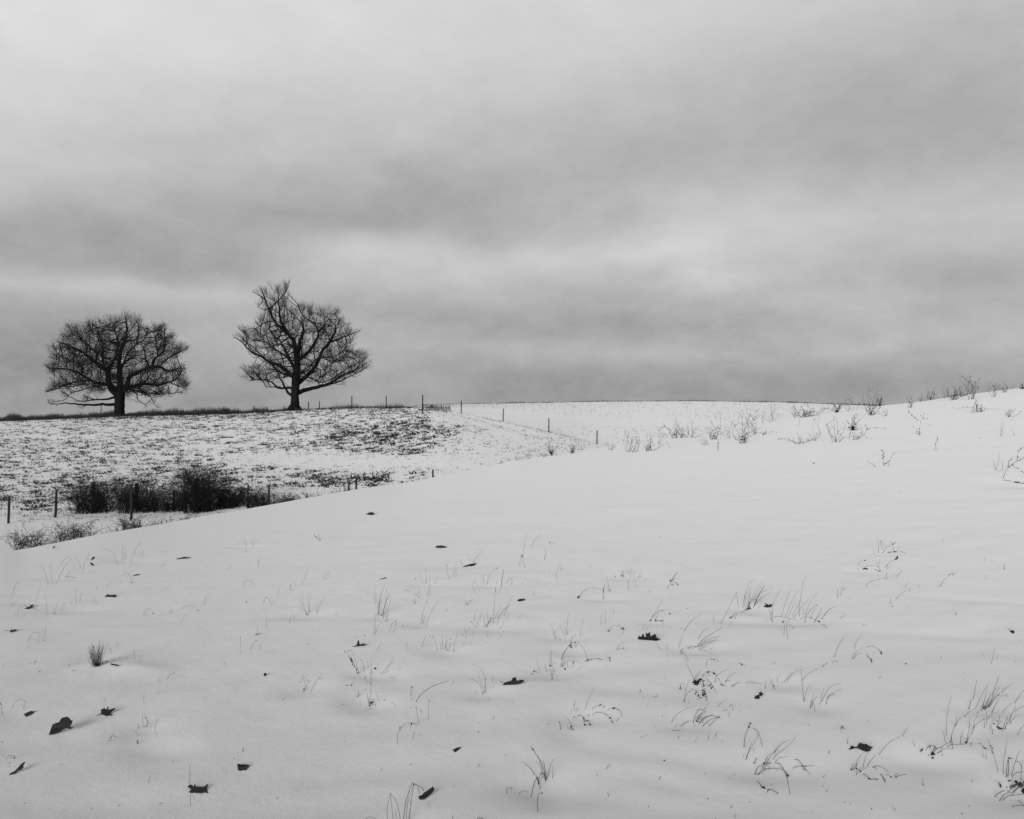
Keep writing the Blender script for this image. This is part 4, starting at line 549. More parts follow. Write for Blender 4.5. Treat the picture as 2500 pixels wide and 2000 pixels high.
bp = t.nodes.new('ShaderNodeBump'); bp.inputs['Strength'].default_value = .42; bp.inputs['Distance'].default_value = .03
t.links.new(hgt, bp.inputs['Height']); t.links.new(bp.outputs[0], b.inputs['Normal'])
me.materials.append(m)

# ------------------------------------------------------------------ mesh helpers
class MB:
    def __init__(self): self.v = []; self.f = []
    def tube(self, P, R, n=4):
        P = [Vector(p) for p in P]; base = len(self.v); m_ = len(P)
        prev = None
        for i, p in enumerate(P):
            d = (P[min(i + 1, m_ - 1)] - P[max(i - 1, 0)])
            if d.length < 1e-9: d = Vector((0, 0, 1))
            d.normalize()
            if prev is None:
                a = d.cross(Vector((0, 0, 1)) if abs(d.z) < .9 else Vector((1, 0, 0))).normalized()
            else:
                a = (prev - d * prev.dot(d))
                if a.length < 1e-6: a = d.orthogonal()
                a.normalize()
            prev = a; b_ = d.cross(a)
            r = R[i] if hasattr(R, '__len__') else R
            for k in range(n):
                th = 2 * math.pi * k / n
                self.v.append(tuple(p + a * (r * math.cos(th)) + b_ * (r * math.sin(th))))
        for i in range(m_ - 1):
            for k in range(n):
                k2 = (k + 1) % n
                self.f.append((base + i * n + k, base + i * n + k2, base + (i + 1) * n + k2, base + (i + 1) * n + k))
        self.f.append(tuple(base + k for k in reversed(range(n)))); self.f.append(tuple(base + (m_ - 1) * n + k for k in range(n)))
    def blob(self, c, r, sq=1.0, rnd=rng):
        base = len(self.v); c = Vector(c)
        dirs = [(0, 0, 1), (1, 0, 0), (0, 1, 0), (-1, 0, 0), (0, -1, 0), (0, 0, -1)]
        for d in dirs:
            k = r * rnd.uniform(.7, 1.3); self.v.append((c.x + d[0] * k, c.y + d[1] * k, c.z + d[2] * k * sq))
        for a, b_ in ((1, 2), (2, 3), (3, 4), (4, 1)):
            self.f.append((base, base + a, base + b_)); self.f.append((base + 5, base + b_, base + a))
    def tri(self, a, b_, c):
        k = len(self.v); self.v += [tuple(a), tuple(b_), tuple(c)]; self.f.append((k, k + 1, k + 2))
    def build(self, name, material, parent=None, origin=None, smooth=False):
        me = bpy.data.meshes.new(name)
        o0 = Vector(origin) if origin is not None else Vector((0, 0, 0))
        me.from_pydata([tuple(Vector(p) - o0) for p in self.v], [], self.f); me.update()
        if smooth: me.polygons.foreach_set('use_smooth', [True] * len(me.polygons))
        me.materials.append(material)
        o = bpy.data.objects.new(name, me); COL.objects.link(o)
        if parent is not None: o.parent = parent
        else: o.location = o0
        return o
def tag(o, label, cat, group=None, kind=None):
    o['label'] = label
    if cat: o['category'] = cat
    if group: o['group'] = group
    if kind: o['kind'] = kind
    return o
def empty(name, loc):
    o = bpy.data.objects.new(name, None); COL.objects.link(o); o.location = tuple(loc); o.empty_display_size = .1
    return o
M_CLUMP = mat('clump_grass', .09, .85, None, .4, 15, .2)
# ------------------------------------------------------------------ building the foreground
def place_stroke(pts, vary, hx=1.0):
    """picture polyline -> 3D: roots on the snow, rises in an upright plane through the root, lies on the snow where it comes back down"""
    g = hit(*pts[0]); Y0 = g[1]; out = []
    L_ = 0.0
    for i, (u, v) in enumerate(pts):
        if i: L_ += math.hypot(u - pts[i - 1][0], v - pts[i - 1][1])
        Y = Y0 + vary * L_ / FPX * Y0
        p = at(u, v, Y)
        gq = gz(p[0], p[1])
        if i and p[2] < gq + .004:
            h = hit(u, v); p = h + np.array((0, -.004, .004))
        out.append(p)
    out[0] = out[0] - np.array((0, 0, .02))
    return out
def smooth_line(P, seg=4):
    P = [Vector(p) for p in P]
    if len(P) == 2:
        return [P[0].lerp(P[1], k / 3) for k in range(4)]
    out = []
    for i in range(len(P) - 1):
        a = P[max(i - 1, 0)]; b = P[i]; c = P[i + 1]; d = P[min(i + 2, len(P) - 1)]
        for k in range(seg):
            t = k / seg
            out.append(.5 * ((2 * b) + (c - a) * t + (2 * a - 5 * b + 4 * c - d) * t * t + (3 * b - a - 3 * c + d) * t ** 3))
    out.append(P[-1]); return out
def pp(s): return [tuple(float(q) for q in a.split(',')) for a in s.split()]
BLADE_R = .00098
def px(blk, q):
    ox, oy, s = BLK[blk]; return (ox + q[0] / s, oy + q[1] / s)
def leaf_mesh(name, outline, up, label, parent=None, cat='leaf', group=None):
    """flat dead leaf: outline seen in the picture, lying or standing at its own spot on the snow"""
    vmax = max(p[1] for p in outline); um = sum(p[0] for p in outline) / len(outline)
    g = hit(um, vmax); Yb = g[1]
    P3 = []
    # refine the outline and add an inner ring so that the blade can curl
    n = len(outline); cu = um; cv = sum(p[1] for p in outline) / n
    def to3(u, v, curl):
        Yg = min(max(hit(u, v)[1], Yb * .95), Yb * 1.10)
        Y = Yg * (1 - up) + (Yb + .01) * up
        Y = min(Y, Yg - .004) + curl
        return at(u, v, Y)
    rnd = random.Random(int(um * 7 + vmax))
    for (u, v) in outline: P3.append(to3(u, v, rnd.uniform(-.006, .006)))
    tris = geometry.tessellate_polygon([[Vector((u, -v, 0)) for (u, v) in outline]])
    bm = bmesh.new(); vs = [bm.verts.new(tuple(p)) for p in P3]
    for t_ in tris:
        try: bm.faces.new([vs[i] for i in t_])
        except ValueError: pass
    bmesh.ops.subdivide_edges(bm, edges=bm.edges[:], cuts=1, use_grid_fill=False)
    for v_ in bm.verts:
        v_.co += Vector((0, 1, .3)) * (float(fbm(v_.co.x * 30, v_.co.z * 30, 5, 2)) * .008)
    bmesh.ops.recalc_face_normals(bm, faces=bm.faces[:])
    me = bpy.data.meshes.new(name)
    org = Vector(tuple(P3[0])) if parent is None else Vector((0, 0, 0))
    org = Vector((float(g[0]), float(g[1]), float(g[2]))) if parent is None else parent.location
    for v_ in bm.verts: v_.co -= org
    old = bm.verts[:]; fcs = bm.faces[:]; bnd = [e for e in bm.edges if len(e.link_faces) == 1]
    back = {v_: bm.verts.new(v_.co + Vector((0, .0018, .0004))) for v_ in old}
    for f_ in fcs: bm.faces.new([back[v_] for v_ in reversed(f_.verts)])
    for e in bnd: bm.faces.new((e.verts[0], e.verts[1], back[e.verts[1]], back[e.verts[0]]))
    bmesh.ops.recalc_face_normals(bm, faces=bm.faces[:])
    bm.to_mesh(me); bm.free(); me.materials.append(M_LEAF)
    o = bpy.data.objects.new(name, me); COL.objects.link(o)
    if parent is None:
        o.location = org; tag(o, label, cat, group)
    else: o.parent = parent
    return o

GRP = {GT: 'grass tufts poking out of the near snow', WD: 'seeded weeds poking out of the near snow', SB: 'lone grass stems poking out of the near snow'}
CATS = {GT: 'grass tuft', WD: 'weed', SB: 'grass stem', 'snowy_grass_clump': 'grass clump', 'twig': 'twig', 'dark_twig': 'twig', 'grass_sprout': 'grass sprout', 'broken_twig': 'twig',
        'long_grass_blade': 'grass blade', 'fallen_twig': 'twig', 'bare_branch': 'branch', 'dark_stick': 'stick'}
for row in PLANTS:
    blk, kind, label, strokes, seeds = row[:5]
    leaves = row[5] if len(row) > 5 else ''
    rnd = random.Random(label)
    parts = []; sd = MB(); stroke3 = []
    if strokes == 'DENSE':
        strokes = ';'.join("%.1f|%d,%d %d,%d %d,%d" % (rnd.uniform(.5, 1.0), b0, 1400 + rnd.randint(-18, 14), (b0 + t0) / 2 + rnd.randint(-14, 14), (1400 + t1) / 2 + rnd.randint(-10, 10), t0, t1)
                           for b0, t0, t1 in [(rnd.randint(965, 1060), rnd.randint(915, 1100), rnd.choice((rnd.randint(1170, 1270), rnd.randint(1240, 1370)))) for _ in range(115)])
        strokes += ";1.2|1000,1390 960,1230 970,1160;1.4|1020,1390 1045,1250 1050,1140;1.2|1040,1390 1100,1250 1140,1160;1.1|1050,1380 1080,1240 1090,1180;3|1040,1385 1080,1375 1110,1365 1140,1355"
    for st in strokes.split(';'):
        if not st.strip(): continue
        w = 1.0
        if '|' in st: a, st = st.split('|'); w = float(a)
        pts = [px(blk, q) for q in pp(st)]
        vary = rnd.uniform(-.35, .35)
        P = smooth_line(place_stroke(pts, vary))
        P = [p + Vector((rnd.uniform(-1, 1), 0, rnd.uniform(-1, 1))) * .0006 for p in P]
        dist = P[0].y
        r0 = BLADE_R * (w ** .72) * (1 + max(0, dist - 5) * .12)
        n = len(P); mb = MB(); parts.append(mb)
        mb.tube(P, [r0 * (1.08 - .55 * (i / (n - 1)) ** 1.5) for i in range(n)], 3 if w < 1.5 else 4)
        stroke3.append([(pts[0][0], pts[0][1])] and (pts, P))
    # seeds sit on the nearest stem point
    allp = [(CX + FPX * p.x / p.y, CY + FPX * (EYE - p.z) / p.y, p) for _, P in stroke3 for p in P]
    for s in seeds.split():
        x, y, r = (float(q) for q in s.split(','))
        u, v = px(blk, (x, y))
        best = min(allp, key=lambda a: (a[0] - u) ** 2 + (a[1] - v) ** 2)
        Y = best[2].y; gq = hit(u, v)
        if Y > gq[1] - .003: Y = gq[1] - .003
        sc = BLK[blk][2]
        p = at(u, v, Y); sd.blob(p, r / sc / FPX * Y * 1.0, 1.1, rnd)
    base = Vector(stroke3[0][1][0]); base.z = gz(base.x, base.y)
    mt = M_BUSH if kind in ('broken_twig', 'bare_branch', 'twig', 'dark_stick', 'dark_twig') else M_BLADE
    if kind == 'snowy_grass_clump': mt = M_CLUMP
    pname = 'blade' if kind in (GT, 'snowy_grass_clump', 'grass_sprout') else 'shoot' if kind == 'bare_branch' else 'stem'
    if len(parts) == 1 and not sd.v and not leaves:
        o = parts[0].build(kind, mt, None, base); tag(o, label, CATS[kind], GRP.get(kind))
    else:
        root = empty(kind, base); tag(root, label, CATS[kind], GRP.get(kind))
        for q_ in parts: q_.build(pname, mt, root, base)
        if sd.v: sd.build('buds' if kind == 'bare_branch' else 'seed_heads' if kind in (WD, SB) else 'dark_roots', M_SEED, root, base)
        for lf in leaves.split('/'):
            if lf: leaf_mesh('leaf', [px(blk, q) for q in pp(lf)], 1.0, '', root)

for blk, label, up, outline, stalk in LEAVES:
    pts = [px(blk, q) for q in pp(outline)]
    o = leaf_mesh('oak_leaf', pts, up, label, None, 'leaf', 'dead leaves lying on the near snow')
    if stalk:
        mb = MB(); sp = [px(blk, q) for q in pp(stalk)]
        P = smooth_line([hit(*q) + np.array((0, -.012, .012)) for q in sp])
        n = len(P); mb.tube(P, [.0016 * (1.1 - .4 * i / (n - 1)) for i in range(n)], 4)
        s_ = mb.build('stalk', M_STALK, o, o.location)
for blk, x, y, r, label in NUTS:
    u, v = px(blk, (x, y)); p = hit(u, v + 2); mb = MB(); R_ = r / BLK[blk][2] / FPX * p[1]
    bm = bmesh.new(); bmesh.ops.create_icosphere(bm, subdivisions=3, radius=R_)
    for v_ in bm.verts:
        v_.co.z *= 1.15
        if v_.co.z > R_ * .45: v_.co.x *= 1.12; v_.co.y *= 1.12
        v_.co *= 1 + .05 * float(fbm(v_.co.x * 180, v_.co.y * 180 + v_.co.z * 90, 2, 2))
    me_ = bpy.data.meshes.new('fallen_nut'); bm.to_mesh(me_); bm.free(); me_.materials.append(M_SEED)
    o = bpy.data.objects.new('fallen_nut', me_); COL.objects.link(o); o.location = (p[0], p[1], p[2] + R_ * .8); o.rotation_euler = (.5, .3, 0); tag(o, label, 'nut')
mb = MB(); rnd = random.Random(3)
for s in SPECKS.split():
    b_, x, y, r = s.split(','); u, v = px(b_, (float(x), float(y))); p = hit(u, v); mb.blob((p[0], p[1] - .002, p[2] + .002), max(.0025, float(r) / BLK[b_][2] / FPX * p[1] * .8), .7, rnd)
for i in range(150):
    u, v = rnd.uniform(0, 2500), rnd.uniform(1150, 1990)
    if v < np.interp(u, RIDGE[:, 0], RIDGE[:, 1]) + 15: continue
    p = hit(u, v); a = rnd.uniform(0, 6.28); l = rnd.uniform(.004, .02)
    if rnd.random() < .5: mb.blob((p[0], p[1], p[2] + .001), rnd.uniform(.0015, .004), .6, rnd)
    else: mb.tube([(p[0], p[1], p[2] - .002), (p[0] + l * math.cos(a), p[1] + l * math.sin(a) * .5, p[2] + l * rnd.uniform(.3, 1.6))], [.0012, .0008], 3)
tag(mb.build('snow_litter', M_DARKBLADE), 'tiny dark seeds and chaff scattered on the near snow', 'litter', None, 'stuff')

# long snow-covered stick that makes a ridge in the snow, left
mb = MB(); P = smooth_line([hit(*px('A', q)) + np.array((0, 0, .006)) for q in ((1168, 1394), (1190, 1401), (1225, 1408), (1250, 1414))])
mb.tube(P, [.003, .004] + [.004] * (len(P) - 4) + [.003, .001], 6)
tag(mb.build('buried_stick', M_BARK, None, tuple(P[0])), 'stick under snow making a low ridge, right of the dense dark clump at left', 'stick')

# ------------------------------------------------------------------ fence posts
POSTS = [  # label, column, top row, base row (None: hidden behind the near slope), distance, width, lean, parts
 ('thin weathered fence post at the far left edge of the valley', 20, 1211, 1278, None, 6.0, 3),
 ('thin fence post in the valley, second from the left edge', 135, 1197, 1263, None, 6.2, 3),
 ('thick black post inside the leftmost valley bush', 228, 1177, 1252, None, 10, 0),
 ('pale leaning fence post between the two left thick posts', 321, 1182, 1268, None, 6.5, -1),
 ('thick black post just right of the pale leaning one', 333, 1181, 1240, None, 10.5, 1),
 ('thin fence post hidden in brush left of the big round bush', 424, 1195, 1246, None, 6, 1),
 ('thick black post in the middle of the big round bush', 479, 1168, 1246, None, 12, 0),
 ('fence post right of the big round bush, its foot behind the near slope', 605, 1184, None, 44, 4.6, 1),
 ('fence post on the slope edge, between the bushes right of the round bush', 657, 1184, None, 43, 5.0, 0),
 ('short leaning fence post poking above the near slope, left one of a close pair', 847, 1179, None, 38, 5.2, 5),
 ('taller upright fence post poking above the near slope, right one of a close pair', 870, 1165, None, 38, 5.0, 0),
 ('stub of a fence post poking above the near slope, right of the close pair', 1056, 1147, None, 36, 4.2, 1),
 ('tiny fence post at the skyline, first left of the taller tree', 652, 993, 1002, 128, 2.4, 0),
 ('tiny fence post at the skyline, second left of the taller tree', 620, 996, 1003, 130, 2.4, 0),
 ('skyline fence post with short wire stubs, just right of the taller tree', 753, 981, 1000, 122, 2.4, 0),
 ('skyline fence post, second right of the taller tree', 780, 980, 999, 118, 2.2, 0),
 ('skyline fence post, third right of the taller tree', 859, 968, 994, 108, 2.8, 0),
 ('skyline fence post, fourth right of the taller tree', 943, 967, 993, 104, 2.4, 0),
 ('tallest skyline fence post where the hill crest ends', 1031, 964.5, 996, 88, 3.0, 1),
 ('fence post right of the hill crest, its top against the sky', 1126, 979, 1009.5, None, 2.6, 0),
 ('fence post beside the track, first one wholly against snow', 1228, 998, 1029.5, None, 2.5, 1),
 ('fence post beside the track, second one wholly against snow', 1340, 1021.5, 1055, None, 2.6, 0),
 ('last fence post on the right, lowest beside the track', 1457, 1051, 1085, None, 2.8, 1)]
for label, u, vt, vb, Y, w, lean in POSTS:
    if Y is None:
        g = hit(u, vb); Y = float(g[1])
    x = (u - CX) / FPX * Y; zb = gz(x, Y); zt = EYE - (vt - CY) / FPX * Y
    if zt - zb < .6: zt = zb + .9
    r = w / 2 / FPX * Y; lx = lean / FPX * Y
    print('post', u, 'Y %.1f h %.2f base row %.0f' % (Y, zt - zb, CY + FPX * (EYE - zb) / Y))
    bm = bmesh.new(); n = 8; rings = []
    rr = random.Random(int(u))
    for k in range(9):
        f = k / 8; z = zb - .25 + (zt - zb + .25) * f
        ring = []
        for q in range(n):
            a = 2 * math.pi * q / n; j = r * (1.03 - .08 * f) * rr.uniform(.93, 1.07)
            ring.append(bm.verts.new((lx * f + j * math.cos(a) + rr.uniform(-.05, .05) * r, j * math.sin(a), z - zb + (0 if k < 8 else rr.uniform(-.25, .2) * r))))
        rings.append(ring)
    for k in range(8):
        for q in range(n): bm.faces.new((rings[k][q], rings[k][(q + 1) % n], rings[k + 1][(q + 1) % n], rings[k + 1][q]))
    bm.faces.new(rings[-1]); bm.faces.new(rings[0][::-1])
    me_ = bpy.data.meshes.new('fence_post'); bm.to_mesh(me_); bm.free(); me_.materials.append(M_POST)
    o = bpy.data.objects.new('fence_post', me_); COL.objects.link(o); o.location = (x, Y, zb)
    tag(o, label, 'fence post', 'fence posts round the hillside')
    if u == 753:
        mb = MB()
        for k, ll in ((.97, .5), (.78, .4), (.45, .52), (.1, .5)):
            z = (zt - zb) * k; mb.tube([(0, 0, z), (ll * .5, 0, z + .02), (ll, 0, z - .02)], [.012, .01, .008], 4)
        mb.build('wire', M_POST, o)
# ------------------------------------------------------------------ the two bare trees
def tree(name, label, blk, Y, trunk, limbs, env, seed, leafy, step=.45):
    ox, oy, s = blk; rnd = random.Random(seed)
    bu, bv = ox + trunk[0][0] / s, oy + trunk[0][1] / s
    bx = (bu - CX) / FPX * Y; bz = gz(bx, Y)
    mpx = Y / FPX / s                                    # metres per measured pixel
    zoff = EYE - (bv - CY) / FPX * Y
    def xz(p): return ((p[0] - trunk[0][0]) * mpx, (trunk[0][1] - p[1]) * mpx)
    T = [Vector((xz(p)[0], 0, xz(p)[1])) for p in trunk]; TR = [p[2] * mpx for p in trunk]
    T[0].z -= .6
    root = empty(name, (bx, Y, bz)); tag(root, label, 'tree')
    mb = MB(); P = smooth_line(T, 5)
    R = [TR[min(i // 5, len(TR) - 2)] + (TR[min(i // 5 + 1, len(TR) - 1)] - TR[min(i // 5, len(TR) - 2)]) * ((i % 5) / 5) for i in range(len(P))]; R[-1] = TR[-1]
    mb.tube(P, [r * rnd.uniform(.95, 1.05) for r in R], 12)
    # root flare
    for k in range(7):
        a = k * .9 + rnd.uniform(-.2, .2); c = R[0]
        mb.tube([(math.cos(a) * c * .5, math.sin(a) * c * .5, .7), (math.cos(a) * c * .9, math.sin(a) * c * .9, .25), (math.cos(a) * c * 1.5, math.sin(a) * c * 1.5, -.1)], [c * .35, c * .32, c * .12], 6)
    mb.build('trunk', M_BARK, root, None, True)
    nodes = []; par = []; rad = []; fixed = []
    def addn(p, pa, r, fx): nodes.append(p.copy()); par.append(pa); rad.append(r); fixed.append(fx); return len(nodes) - 1
    for i, p in enumerate(P): addn(p, i - 1, R[i], True)
    lines = []
    def seen(p):      # apparent offset in the plane of the trunk
        k = Y / (Y + p.y)
        return (bx + p.x) * k - bx, (EYE + (bz + p.z - EYE) * k) - bz
    def real(q, y):   # the point at depth y that stands at that offset
        k = (Y + y) / Y
        return Vector(((bx + q[0]) * k - bx, y, EYE + (bz + q[1] - EYE) * k - bz))
    for w, st in limbs:
        pts = pp(st); Q = [xz(p) for p in pts]
        SN = [seen(p_) for p_ in nodes]; j0 = min(range(len(nodes)), key=lambda k: (SN[k][0] - Q[0][0]) ** 2 + (SN[k][1] - Q[0][1]) ** 2)
        st_y = nodes[j0].y
        Ln = sum(math.dist(Q[i], Q[i + 1]) for i in range(len(Q) - 1)); sp = rnd.choice((-1, 1)) * rnd.uniform(.15, .75)
        if j0 >= len(P): sp *= .8
        out = []; d = 0
        for i, q in enumerate(Q):
            if i: d += math.dist(Q[i - 1], q)
            out.append(real(q, st_y + sp * d * (1 - .25 * d / Ln)))
        out[0] = nodes[j0].copy()
        C_ = smooth_line(out, 5)
        # resample evenly, with small kinks
        acc = [C_[0]]
        for p in C_[1:]:
            if (p - acc[-1]).length >= step * .8: acc.append(p)
        if (C_[-1] - acc[-1]).length > .1: acc.append(C_[-1])
        acc = [acc[0]] + [p + Vector((rnd.uniform(-1, 1), rnd.uniform(-1, 1), rnd.uniform(-1, 1))) * .07 for p in acc[1:]]
        w0 = w * mpx; n = len(acc); rr = [max(.045, w0 * 1.22 * (1 - .86 * (i / max(1, n - 1)) ** .95)) for i in range(n)]
        pa = j0
        for i in range(1, n): pa = addn(acc[i], pa, rr[i], True)
        lines.append((acc, rr))
    for acc, rr in lines:
        lb = MB(); lb.tube(acc, [rr[0] * 1.1] + rr[1:], 7 if rr[0] > .15 else 5)
        lb.build('limb', M_BARK, root, None, True)
    # crown space filled by branches growing towards free room inside the outline
    E = [xz(p) for p in pp(env)]
    def inside(x, z):
        c = False; j = len(E) - 1
        for i in range(len(E)):
            if (E[i][1] > z) != (E[j][1] > z) and x < (E[j][0] - E[i][0]) * (z - E[i][1]) / (E[j][1] - E[i][1]) + E[i][0]: c = not c
            j = i
        return c
    xs = [e[0] for e in E]; zs = [e[1] for e in E]
    def span(z):
        cr_ = []
        for i in range(len(E)):
            a, b_ = E[i], E[i - 1]
            if (a[1] > z) != (b_[1] > z): cr_.append(a[0] + (b_[0] - a[0]) * (z - a[1]) / (b_[1] - a[1]))
        return (min(cr_), max(cr_)) if cr_ else (0, 0)
    att_ = []; want = 3400
    while len(att_) < want:
        x, z = rnd.uniform(min(xs), max(xs)), rnd.uniform(min(zs), max(zs))
        if not inside(x, z): continue
        ox_, oz_ = x, z - max(zs) * .28; on = math.hypot(ox_, oz_) + .01
        if not inside(x + ox_ / on * .75, z + oz_ / on * .75): continue
        lo, hi = span(z); c0, hw = (lo + hi) / 2, max((hi - lo) / 2, .5)
        dep = hw * .85 * math.sqrt(max(.03, 1 - ((x - c0) / hw) ** 2))
        y = rnd.uniform(-dep, dep)
        if rnd.random() < .35 and abs(y) < dep * .4 : continue
        att_.append(real((x, z), y))
    grown = 0
    for it in range(80):
        kd = kdtree.KDTree(len(nodes))
        for i, p in enumerate(nodes): kd.insert(p, i)
        kd.balance()
        pull = {}; keep = []
        for a in att_:
            _, i, d = kd.find(a)
            if d < .72: continue
            keep.append(a)
            if d < 2.8 and (i >= len(P) * .55): pull.setdefault(i, []).append((a - nodes[i]).normalized())
        att_ = keep
        if not pull or not att_: break
        new = 0
        for i, ds in pull.items():
            v_ = Vector((0, 0, 0))
            for d in ds: v_ += d
            v_ += Vector((rnd.uniform(-.3, .3), rnd.uniform(-.3, .3), rnd.uniform(-.1, .35)))
            if par[i] >= 0: v_ = v_.normalized() + (nodes[i] - nodes[par[i]]).normalized() * .9 + Vector((rnd.uniform(-.25, .25), rnd.uniform(-.25, .25), rnd.uniform(-.15, .3)))
            if v_.length < .05: continue
            p = nodes[i] + v_.normalized() * step
            if (kd.find(p)[2]) < step * .4: continue
            addn(p, i, 0, False); new += 1
        if not new: break
    kids = [0] * len(nodes); first = [-1] * len(nodes)
    for i, p_ in enumerate(par):
        if p_ >= 0 and not fixed[i]:
            kids[p_] += 1
            if first[p_] < 0: first[p_] = i
    for _ in range(5):
        nw = [p_.copy() for p_ in nodes]
        for i in range(len(nodes)):
            if not fixed[i] and first[i] >= 0: nw[i] = nodes[i] * .5 + (nodes[par[i]] + nodes[first[i]]) * .25
        nodes[:] = nw
    ch = [[] for _ in nodes]
    for i, p_ in enumerate(par):
        if p_ >= 0: ch[p_].append(i)
    for i in range(len(nodes) - 1, -1, -1):
        if not fixed[i]:
            k = sum(rad[c] ** 2.4 for c in ch[i] if not fixed[c]); rad[i] = (k + .021 ** 2.4) ** (1 / 2.4)
    cb = MB(); lf = MB()
    for i in range(len(nodes)):
        if fixed[i]: continue
        p_ = par[i]
        cont = [c for c in ch[p_] if not fixed[c]]
        if not fixed[p_] and cont and cont[0] == i: continue
        line = [nodes[p_], nodes[i]]; rr = [rad[i], rad[i]]; k = i
        while True:
            cc = [c for c in ch[k] if not fixed[c]]
            if not cc: break
            k = cc[0]; line.append(nodes[k]); rr.append(rad[k])
        rr[-1] *= .6
        cb.tube(line, rr, 4 if max(rr) > .03 else 3)
    # sprays of fine twigs on every thin branch, fanning outwards and slightly up
    ctr = Vector((0, 0, max(zs) * .28))
    def spray(p0, d0, l, r, lev):
        P_ = [p0]; d = d0.copy(); m_ = 4 if lev == 0 else 3
        for q in range(m_):
            d = (d + Vector((rnd.uniform(-1, 1), rnd.uniform(-1, 1), rnd.uniform(-.7, 1))) * .2 + Vector((0, 0, .05))).normalized()
            P_.append(P_[-1] + d * l / m_)
        cb.tube(P_, [r * (1 - .65 * q / m_) for q in range(m_ + 1)], 3)
        if lev < 2:
            for q in range(1, m_ + 1):
                for _ in range(2 if (lev == 0 or q == m_) else 1):
                    if rnd.random() < (.85 if lev == 0 else .6):
                        side = (d + Vector((rnd.uniform(-1, 1), rnd.uniform(-1, 1), rnd.uniform(-.8, 1))) * .85).normalized()
                        spray(P_[q], side, l * rnd.uniform(.38, .6), r * .62, lev + 1)
        return P_[-1]
    for i in range(len(nodes)):
        if rad[i] > .11 or i < len(P): continue
        if fixed[i] and rnd.random() < .35: continue
        d0 = (nodes[i] - nodes[par[i]]).normalized()
        tip = not ch[i]
        for k in range(3 if tip else 2):
            if not tip and rnd.random() < .35: continue
            d = (d0 * (.7 if tip else .35) + (nodes[i] - ctr).normalized() * 1.1 + Vector((rnd.uniform(-1, 1), rnd.uniform(-1, 1), rnd.uniform(-.5, .9))) * .8).normalized()
            l = rnd.uniform(.45, 1.25)
            if float(vn(np.array([nodes[i].x * .7 + 3]), np.array([nodes[i].z * .7 + nodes[i].y * .7]), 33)[0]) < -.32: continue
            e = nodes[i] + d * l
            if not inside(*seen(nodes[i] + d * l * .75)): l *= .5
            c = spray(nodes[i], d, l, rnd.uniform(.009, .013), 0)
            if leafy:
                cl = float(vn(np.array([nodes[i].x * .55]), np.array([nodes[i].z * .55 + nodes[i].y * .3]), 77)[0])
                q = leafy * max(0, cl + .16) * 26
                for _ in range(int(q + rnd.random())):
                    o_ = nodes[i] + d * l * rnd.uniform(.3, 1.1) + Vector((rnd.gauss(0, .28), rnd.gauss(0, .28), rnd.gauss(0, .24))); z_ = rnd.uniform(.04, .085)
                    a = Vector((rnd.uniform(-1, 1), rnd.uniform(-1, 1), rnd.uniform(-1, 1))).normalized(); b2 = a.orthogonal().normalized()
                    k0 = len(lf.v); lf.v += [tuple(o_ - a * z_), tuple(o_ + b2 * z_ * .7), tuple(o_ + a * z_), tuple(o_ - b2 * z_ * .7)]; lf.f.append((k0, k0 + 1, k0 + 2, k0 + 3))
    cb.build('crown', M_TWIG, root)
    if lf.v: lf.build('clinging_leaves', M_OAKLEAF, root)
    print(name, 'nodes', len(nodes), 'faces', len(cb.f), 'leaves', len(lf.f))

